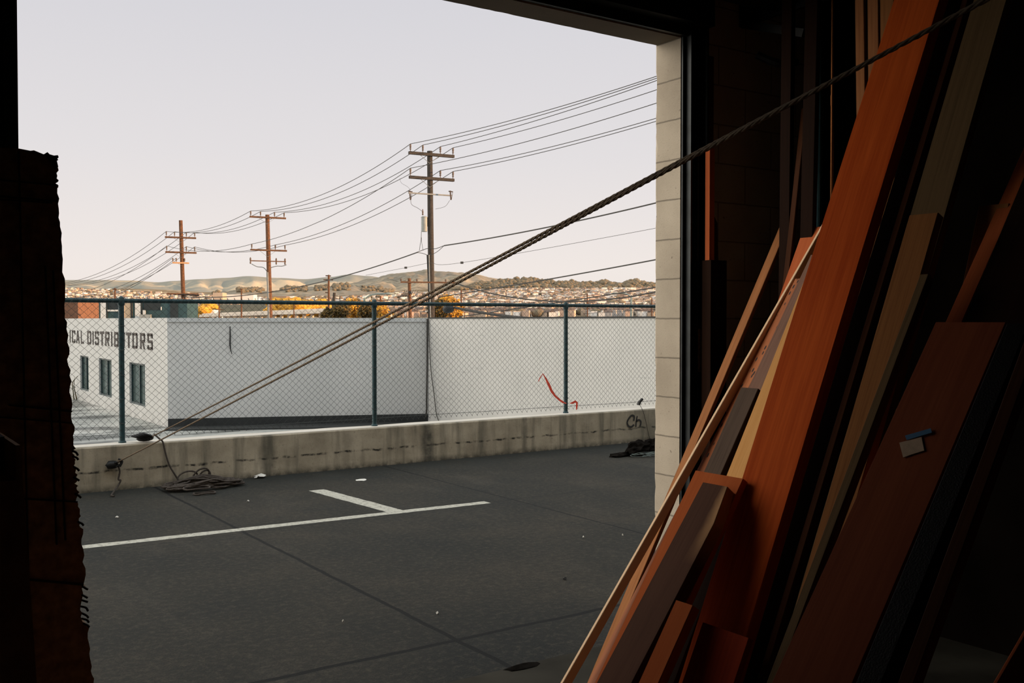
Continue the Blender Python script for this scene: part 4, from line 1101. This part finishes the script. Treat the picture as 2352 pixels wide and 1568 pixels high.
cuboid(MB(), 325, 430, 690.5, UB, UF, 1.6).build('cabinet', 'teal_metal', e)
cuboid(MB(), 330, 368, 694, 711.5, UF - .03, .02).build('opening', 'louvre_dark', e)
cuboid(MB(), 391, 409, 690.5, UB, UF - .03, .02).build('gap', 'louvre_dark', e)
for (x0, x1, mt) in ((305, 308, 'teal_metal'), (310, 323, 'grey_trim'), (323, 326, 'louvre_dark')): cuboid(MB(), x0, x1, 690, UB, UF - .1, .4).build('frame_post', mt, e)
cuboid(MB(), 328, 334, 712, UB, UF - .1, .05).build('sill', 'grey_trim', e)
cuboid(MB(), 320, 345, 722, UB, UF - .4, .2).build('duct', 'transformer_grey', e)
cuboid(MB(), 369, 371, 704, 712, UF - .05, .03).build('handle', 'grey_trim', e)
o = cuboid(MB(), -60, 179, 689, 760, 75, 8).build('brick_building', 'brick_red'); tag(o, 'plain orange-brown brick block beside the wrapped bundle, above the lettered facade', 'building')

# ================================================================ AMBER TREES BEHIND THE BUILDING
def leafy(label, cx, ytop, halfw, f, leaf, seed, zbase=ST, sub=5, name='tree'):
    c = at(cx, ytop, f); r = halfw * f / FPX
    base = Vector((c.x, c.y, zbase)); e = empty(name, base, label, 'tree')
    rnd = random.Random(seed)
    MB().tube([base, base + ZU * (c.z - zbase - r * .8)], [.16, .09], 8).build('trunk', 'bark', e)
    m = MB(); cc = c - ZU * r * .95
    for i in range(230):
        while True:
            p = Vector((rnd.uniform(-1, 1), rnd.uniform(-1, 1), rnd.uniform(-1, 1)))
            if .35 < p.length < 1: break
        k = 1 + .25 * mnoise.noise(p * 2 + Vector((seed, 0, 0)))
        q = cc + Vector((p.x * r * k, p.y * r * k, p.z * r * .95 * k))
        for j in range(7):
            u = q + Vector((rnd.gauss(0, .1), rnd.gauss(0, .1), rnd.gauss(0, .1)))
            a = Vector((rnd.gauss(0, 1), rnd.gauss(0, 1), rnd.gauss(0, 1))).normalized(); b = a.orthogonal().normalized(); s_ = rnd.uniform(.06, .13)
            m.add([u - a * s_ - b * s_ * .5, u + a * s_ * .2 - b * s_ * .7, u + a * s_, u + b * s_ * .7], [(0, 1, 2, 3)])
    m.build('foliage', leaf, e, recalc=False)
leafy('amber bush top beside the street lamp mast, left of it', 812, 690, 24, 56, 'leaf_amber', 1)
leafy('amber bush right of the street lamp, behind the middle fence post', 868, 697, 26, 56, 'leaf_amber', 2)
leafy('dark olive bush at the left end of the amber bushes', 782, 701, 18, 54, 'leaf_dark', 3)
leafy('small dark bush low at the left of the olive bush', 757, 713, 13, 57, 'leaf_dark', 4)
leafy('dark gap bush between the two amber bushes', 842, 705, 14, 53, 'leaf_dark', 5)
leafy('amber tree right of the near pole, above the fence rail', 1026, 681, 24, 54, 'leaf_amber', 6)
leafy('dark lower tree directly right of the near pole', 1006, 694, 19, 52, 'leaf_dark', 7)
leafy('amber side of the tree farthest right of the near pole', 1046, 700, 12, 55, 'leaf_amber', 8)

# ================================================================ TOWN AND HILLS
def gz(r, f):                                # land height
    pts = ((30, -1.6), (60, -1.9), (120, -2.2), (420, -2.0), (800, 1.5), (1000, 5), (1300, 14), (1800, 34), (2400, 62), (3000, 96))
    z = pts[-1][1]
    for (a, za), (b, zb_) in zip(pts, pts[1:]):
        if f <= b: z = za + (zb_ - za) * max(0, (f - a)) / (b - a); break
    k = max(0, min(1, (f - 800) / 1400))
    x = r / max(f, 1)
    return z + k * (9 * mnoise.noise(Vector((r * .003, f * .003, 2))) + 14 * math.sin(x * 9 + .6) * .5 + 6 * mnoise.noise(Vector((r * .0012, f * .0012, 8))))
m = MB(); rows = [46, 60, 90, 130, 190, 260, 350, 480, 640, 800] + [950 + 80 * i for i in range(27)]
NC = 90
for f in rows:
    for j in range(NC + 1):
        x = -.62 + 1.0 * j / NC; r = x * (f + 30)
        m.v.append(rf(r, f, gz(r, f)))
for i in range(len(rows) - 1):
    for j in range(NC):
        a = i * (NC + 1) + j; m.f.append((a, a + 1, a + NC + 2, a + NC + 1)); m.mi.append(0 if rows[i] > 300 else 1)
o = m.build('ground_town', ['town_ground', 'street'], origin=(0, 0, 0), smooth=True, recalc=False); struct(o, 'town slope rising to the hills', 'ground')
RIDGE = {}
def ridge(name, label, prof, f0, f1, matn, z0, rough, rows=14, back=True, detail=0):
    """prof: (x, y) of the skyline; the slope climbs from distance f0 to the crest at f1"""
    m = MB(); xs = [prof[0][0] + (prof[-1][0] - prof[0][0]) * i / 240 for i in range(241)]
    def py(x):
        for (a, ya), (b, yb_) in zip(prof, prof[1:]):
            if a <= x <= b:
                t = (x - a) / (b - a); t = t * t * (3 - 2 * t); return ya + (yb_ - ya) * t
        return prof[-1][1]
    R = rows + 4
    def hf(x, t):
        k = (x - 1176) / FPX; zc = CAM.z + (735 - py(x)) * f1 / FPX
        h = z0 + (zc - z0) * (max(t, 0) ** .85)
        h += rough * math.sin(PI * max(0, min(1, t))) * (mnoise.noise(Vector((k * 40, t * 2.5, 4))) + .6 * mnoise.noise(Vector((k * 110, t * 5, 1))))
        if t > .93 and detail: h += detail * mnoise.noise(Vector((x * .11, 1, 1)))
        return h
    RIDGE[name] = lambda x, t: rf((x - 1176) / FPX * (f0 + (f1 - f0) * t), f0 + (f1 - f0) * t, hf(x, t))
    for x in xs:
        k = (x - 1176) / FPX; zc = CAM.z + (735 - py(x)) * f1 / FPX
        m.v.append(rf(k * (f0 - 40), f0 - 40, z0 - 70))
        for j in range(R):
            t = j / rows
            if t <= 1: f = f0 + (f1 - f0) * t; h = hf(x, t)
            else: f = f1 + (f1 - f0) * (t - 1) * 2; h = zc - (zc - z0) * (t - 1) * 3
            m.v.append(rf(k * f, f, h))
    for i in range(240):
        for j in range(R):
            a = i * (R + 1) + j; m.f.append((a, a + R + 1, a + R + 2, a + 1)); m.mi.append(0)
    o = m.build(name, matn, origin=(0, 0, 0), smooth=True, recalc=False); return struct(o, label, 'hill')
ridge('hill_1', 'far grey-green ridge with tan scars', [(-300, 650), (0, 645), (150, 643), (235, 643), (300, 644), (365, 648), (400, 645), (460, 641), (520, 638), (570, 634), (640, 638), (700, 641), (760, 636), (800, 630.5), (850, 634), (880, 638), (930, 640), (1100, 650), (1400, 660), (1800, 660)], 4200, 6200, 'hill_far', 95, 26)
ridge('hill_2', 'broad tan hill behind the near pole', [(560, 690), (700, 668), (800, 652), (850, 640), (905, 628), (950, 624), (979, 618.5), (1008, 623), (1067, 626), (1150, 640), (1250, 650), (1400, 660), (1800, 665)], 3100, 4300, 'hill_main', 85, 22, detail=3)
ridge('hill_3', 'wooded brown hill above the town at the jamb', [(930, 690), (1010, 674), (1060, 662), (1106, 651), (1170, 644), (1214, 642), (1250, 645), (1282, 651), (1300, 648), (1350, 652), (1390, 648), (1420, 654), (1458, 645), (1490, 653), (1560, 660), (1800, 670)], 2650, 3100, 'hill_main', 78, 8, detail=5)
ridge('hill_4', 'low wooded rise left of the near pole', [(470, 680), (520, 668), (560, 664), (620, 668), (670, 662), (730, 658), (790, 655), (850, 660), (900, 668), (960, 682)], 2400, 2900, 'hill_main', 58, 6, detail=4)
# wooded crowns on the hills: nobody could count them
def crowns(name, label, spots, seed):
    rnd = random.Random(seed); m = MB()
    for (p, s_) in spots: m.blob(p + ZU * s_ * .4, s_, 1, .35, 1.3, rnd.random() * 50, (1.15, 1.15, .8))
    o = m.build(name, 'leaf_far', origin=(0, 0, 0), smooth=True, recalc=False); return tag(o, label, 'trees', kind='stuff')
rnd = random.Random(21); sp = []
for i in range(1500):
    x = rnd.uniform(1030, 1535); t = 1 - rnd.random() ** 1.5 * .85
    sp.append((RIDGE['hill_3'](x, t), rnd.uniform(3, 7) + 3 * (rnd.random() < .12)))
for i in range(650):
    x = rnd.uniform(490, 960); t = 1 - rnd.random() ** 1.3 * .6
    if mnoise.noise(Vector((x * .02, 3, 3))) < -.05: continue
    sp.append((RIDGE['hill_4'](x, t), rnd.uniform(3, 7) + 3 * (rnd.random() < .12)))
crowns('hillside_woods', 'brown-green woods covering the hillsides above the town', sp, 2)
# streets full of houses
VIS = [(140, 1510)]
def house_mesh(i, w, d, h, flat):
    m = MB().box((-w / 2, -d / 2, -3), (w / 2, d / 2, h))
    if not flat:
        r = .3
        m.add([(-w / 2 - r, -d / 2 - r, h), (w / 2 + r, -d / 2 - r, h), (w / 2 + r, d / 2 + r, h), (-w / 2 - r, d / 2 + r, h), (-w / 2 - r, 0, h + d * .3), (w / 2 + r, 0, h + d * .3)],
              [(0, 1, 5, 4), (2, 3, 4, 5), (0, 4, 3), (1, 2, 5), (0, 3, 2, 1)], 1)
    else: m.box((-w / 2 + .3, -d / 2 + .3, h), (w / 2 - .3, d / 2 - .3, h + .02), 1)
    return m
rnd = random.Random(31); cand = []
def yrow(f, r): return 735 - FPX * (gz(r, f) + 3 - CAM.z) / f
while len(cand) < 5200:
    f = 930 + 1750 * rnd.random() ** .9; x = rnd.uniform(120, 1530); r = (x - 1176) / FPX * f
    den = .55 + .6 * mnoise.noise(Vector((r * .004, f * .004, 3)))
    if x < 700: den -= .02
    if 500 < x < 760 and f < 1200: den = 0
    if x > 1050: den += .3
    if rnd.random() > den: continue
    cand.append((f, x, r))
cand.sort()
protos = []
for i in range(14):
    w, d, h = rnd.uniform(6, 11), rnd.uniform(5, 8), rnd.uniform(4, 6.5)
    me = house_mesh(i, w, d, h, i % 2 == 0)
    o = me.build('town_house', [HOUSE[i % 7], 'house_roof' if i % 2 else HOUSE[(i + 3) % 7]], origin=(0, 0, 0))
    protos.append((o, me))
for i, (f, x, r) in enumerate(cand[:300]):
    o = protos[i % 14][0] if i < 14 else protos[i % 14][0].copy()
    if i >= 14: COL.objects.link(o)
    o.location = rf(r, f, gz(r, f)); o.rotation_euler = (0, 0, -YAW + rnd.choice((0, .35, -.3, 1.57, 1.2)) + rnd.uniform(-.1, .1))
    tag(o, 'small pale sunlit house on the distant town slope, one of many alike', 'house', 'houses on the far town slope')
m = MB(); mats = HOUSE + ['house_roof']
for (f, x, r) in cand[300:]:
    b = rf(r, f, gz(r, f)); a = -YAW + rnd.choice((0, .35, -.3, 1.57, 1.2)) + rnd.uniform(-.1, .1)
    u = Vector((math.cos(a), math.sin(a), 0)); v = Vector((-u.y, u.x, 0)); w, d, h = rnd.uniform(6, 12), rnd.uniform(5, 9), rnd.uniform(4, 7)
    m.obox(b + ZU * (h / 2 - 1), u * w / 2, v * d / 2, ZU * (h / 2 + 1), rnd.randrange(7))
    if rnd.random() < .5: m.obox(b + ZU * (h + .3), u * w / 2, v * d / 2, ZU * .3, 7)
tag(m.build('town_rooftops', mats, origin=(0, 0, 0), recalc=False), 'countless tiny houses carpeting the farther town slope', 'houses', kind='stuff')
sp = []
for i in range(1000):
    f = 930 + 1700 * rnd.random() ** .8; x = rnd.uniform(120, 1530); r = (x - 1176) / FPX * f
    if 480 < x < 770 and f < 1300 and rnd.random() < .3: continue
    sp.append((rf(r, f, gz(r, f) + 1), rnd.uniform(3, 6.5)))
crowns('town_trees', 'small dark trees scattered among the distant houses', sp, 5)
# green bank and raised road left of the near pole
gb = MB(); xs = [470 + 10 * i for i in range(32)]
for x in xs:
    for (f, y) in ((330, 727), (360, 716), (420, 703), (480, 698.5), (560, 712)):
        p = at(x, y + (2.5 * mnoise.noise(Vector((x * .02, f * .01, 1)))), f); gb.v.append(p)
for i in range(len(xs) - 1):
    for j in range(4): a = i * 5 + j; gb.f.append((a, a + 5, a + 6, a + 1)); gb.mi.append(0)
o = gb.build('grass_bank', 'grass_slope', smooth=True, recalc=False); struct(o, 'dark green bank behind the raised road', 'bank')
VF = 240.0
e = empty('raised_road', at(640, 728, VF), 'pale concrete raised road with dark openings below the fence rail', 'bridge')
a, b = at(466, 725.5, VF + 60), at(766, 715, VF - 20)
MB().beam(a, b, 4.0, .75).build('deck', 'concrete_far', e)
MB().beam(a - FW * 2 + ZU * .5, b - FW * 2 + ZU * .5, .3, .45).build('parapet', 'concrete_far', e)
MB().beam(a - FW * 2 - ZU * 1.5, b - FW * 2 - ZU * 1.5, .3, .35).build('lower_rail', 'concrete_far', e)
for i in range(20):
    q = a.lerp(b, (i + .5) / 20)
    MB().box((q.x - .2, q.y - .6, q.z - 6), (q.x + .2, q.y + .6, q.z - .3)).build('pier', 'concrete_far', e)
for k, (x, y, f, s_) in enumerate(((690, 706, 300, 3.2), (650, 703, 320, 3.4), (718, 707, 310, 3.0), (672, 699, 340, 3.2), (742, 704, 320, 3.2), (633, 709, 300, 2.2), (484, 705, 330, 2.6), (470, 716, 300, 2.4))):
    p = at(x, y, f); m = MB()
    for j in range(5): m.blob(p + Vector((rnd.uniform(-s_, s_), rnd.uniform(-s_, s_), rnd.uniform(-.8, .5) * s_ * .6)), s_ * .8, 2, .5, 2.2, k * 7 + j, (1.2, 1.2, .8))
    m.box((p.x - .2, p.y - .2, p.z - s_ * 2), (p.x + .2, p.y + .2, p.z))
    tag(m.build('roadside_tree', 'leaf_amber', smooth=True, recalc=False), ['rounded amber tree behind the raised road', 'amber tree next to the middle pole behind the raised road', 'amber tree above the raised road, right of the thin orange pole', 'tallest amber tree behind the raised road', 'amber tree at the right end of the raised road, by the thin pole', 'small amber tree beside the middle pole foot', 'amber tree by the small pale house left of the middle pole', 'low amber shrub right of the teal rooftop unit'][k], 'tree')
# a few large buildings standing out in the town
for (x0, x1, y0, y1, f, mt, lab) in ((664, 673, 680, 694, 900, 3, 'small bright white block standing in the brown town slope'), (520, 582, 676, 683, 1500, 0, 'long low pale shed on the far slope behind the thin pole'), (489, 511, 672, 681, 1300, 2, 'tan box building left of the thin pole on the far slope'), (1212, 1228, 683, 693, 1500, 0, 'long pale building at the top of the town slope'), (626, 658, 680, 690, 800, 4, 'dull brown flat roof building right of the middle pole'), (472, 492, 711, 724, 300, 3, 'small white gabled house by the raised road, left of the middle pole')):
    m = MB(); cuboid(m, x0, x1, y0, y1 + 8, f, 12 * f / 900 + 2); o = m.build('town_block', HOUSE[mt]); tag(o, lab, 'building')
o = MB().tube([at(1469, 660, 3050), at(1469, 640.5, 3050)], 3.0, 10).build('water_tower', 'grey_trim'); tag(o, 'tiny tower on the wooded hilltop beside the door jamb', 'tower')

# ================================================================ LIGHT, CAMERA
w = bpy.data.worlds.new('World'); scene.world = w; w.use_nodes = True
nt = w.node_tree; bg = nt.nodes['Background']
N_ = nt.nodes.new; L_ = nt.links.new
def wramp(src, stops):
    cr = N_('ShaderNodeValToRGB'); L_(src, cr.inputs[0]); el = cr.color_ramp.elements
    while len(el) < len(stops): el.new(.5)
    for i, (p, c) in enumerate(stops): el[i].position = p; el[i].color = (*c, 1)
    return cr.outputs[0]
tc = N_('ShaderNodeTexCoord'); sx = N_('ShaderNodeSeparateXYZ'); L_(tc.outputs['Generated'], sx.inputs[0])
base_ = wramp(sx.outputs[2], [(0.0, (.86, .78, .72)), (.05, (.88, .81, .77)), (.16, (.77, .74, .75)), (.33, (.66, .655, .70)), (.6, (.74, .77, .79)), (1.0, (.62, .66, .68))])
# added bright sky bank, out of view low on the left, lighting jamb and boards
dt = N_('ShaderNodeVectorMath'); dt.operation = 'DOT_PRODUCT'; L_(tc.outputs['Generated'], dt.inputs[0]); dt.inputs[1].default_value = Vector((-.78, .55, .30)).normalized()
glow = wramp(dt.outputs['Value'], [(.60, (0, 0, 0)), (.80, (.9, .81, .69)), (1.0, (4.0, 3.55, 2.95))])
# paler sky high over the low sun
d2 = N_('ShaderNodeVectorMath'); d2.operation = 'DOT_PRODUCT'; L_(tc.outputs['Generated'], d2.inputs[0]); d2.inputs[1].default_value = (.30, -.72, .62)
glow2 = wramp(d2.outputs['Value'], [(.35, (0, 0, 0)), (1.0, (1.35, 1.40, 1.42))])
m2 = N_('ShaderNodeMix'); m2.data_type = 'RGBA'; m2.blend_type = 'ADD'; m2.inputs[0].default_value = 1.0
L_(base_, m2.inputs[6]); L_(glow2, m2.inputs[7]); base_ = m2.outputs[2]
mx = N_('ShaderNodeMix'); mx.data_type = 'RGBA'; mx.blend_type = 'ADD'; mx.inputs[0].default_value = 1.0
L_(base_, mx.inputs[6]); L_(glow, mx.inputs[7]); L_(mx.outputs[2], bg.inputs[0]); bg.inputs[1].default_value = 1.0
sun = bpy.data.lights.new('sun', 'SUN'); so = bpy.data.objects.new('sun', sun); COL.objects.link(so)
sd = (RT * 1.0 - FW * .22).normalized() * math.cos(math.radians(9)) + ZU * math.sin(math.radians(9))
so.rotation_euler = sd.to_track_quat('Z', 'Y').to_euler(); so.location = sd * 60
sun.energy = 9.0; sun.color = (1.0, .56, .26); sun.angle = math.radians(.6)
por = bpy.data.lights.new('doorway_portal', 'AREA'); po = bpy.data.objects.new('doorway_portal', por); COL.objects.link(po)
por.shape = 'RECTANGLE'; por.size = DX1 - DX0; por.size_y = DZ; po.location = ((DX0 + DX1) / 2, DY1 + .02, DZ / 2)
po.rotation_euler = (PI / 2, 0, 0) ; por.cycles.is_portal = True
cd = bpy.data.cameras.new('camera'); co = bpy.data.objects.new('camera', cd); COL.objects.link(co)
cd.sensor_width = 36; cd.lens = FPX / 2352 * 36; cd.clip_end = 20000; cd.clip_start = .05
co.matrix_world = Matrix((RT, UPV, -FP)).transposed().to_4x4(); co.location = CAM
scene.camera = co
vs = scene.view_settings; vs.view_transform = 'Standard'; vs.look = 'None'; vs.gamma = 1; vs.exposure = 0; vs.use_curve_mapping = False
bpy.context.view_layer.update()
import os
if os.environ.get('BOARD_DUMP'):
    for b in BOARDS: print('BRD %-30s v %.2f..%.2f foot %.2f top %.2f ang %.0f w %.3f L %.2f ztop %.2f' % (b[0][:30], *b[1:]))
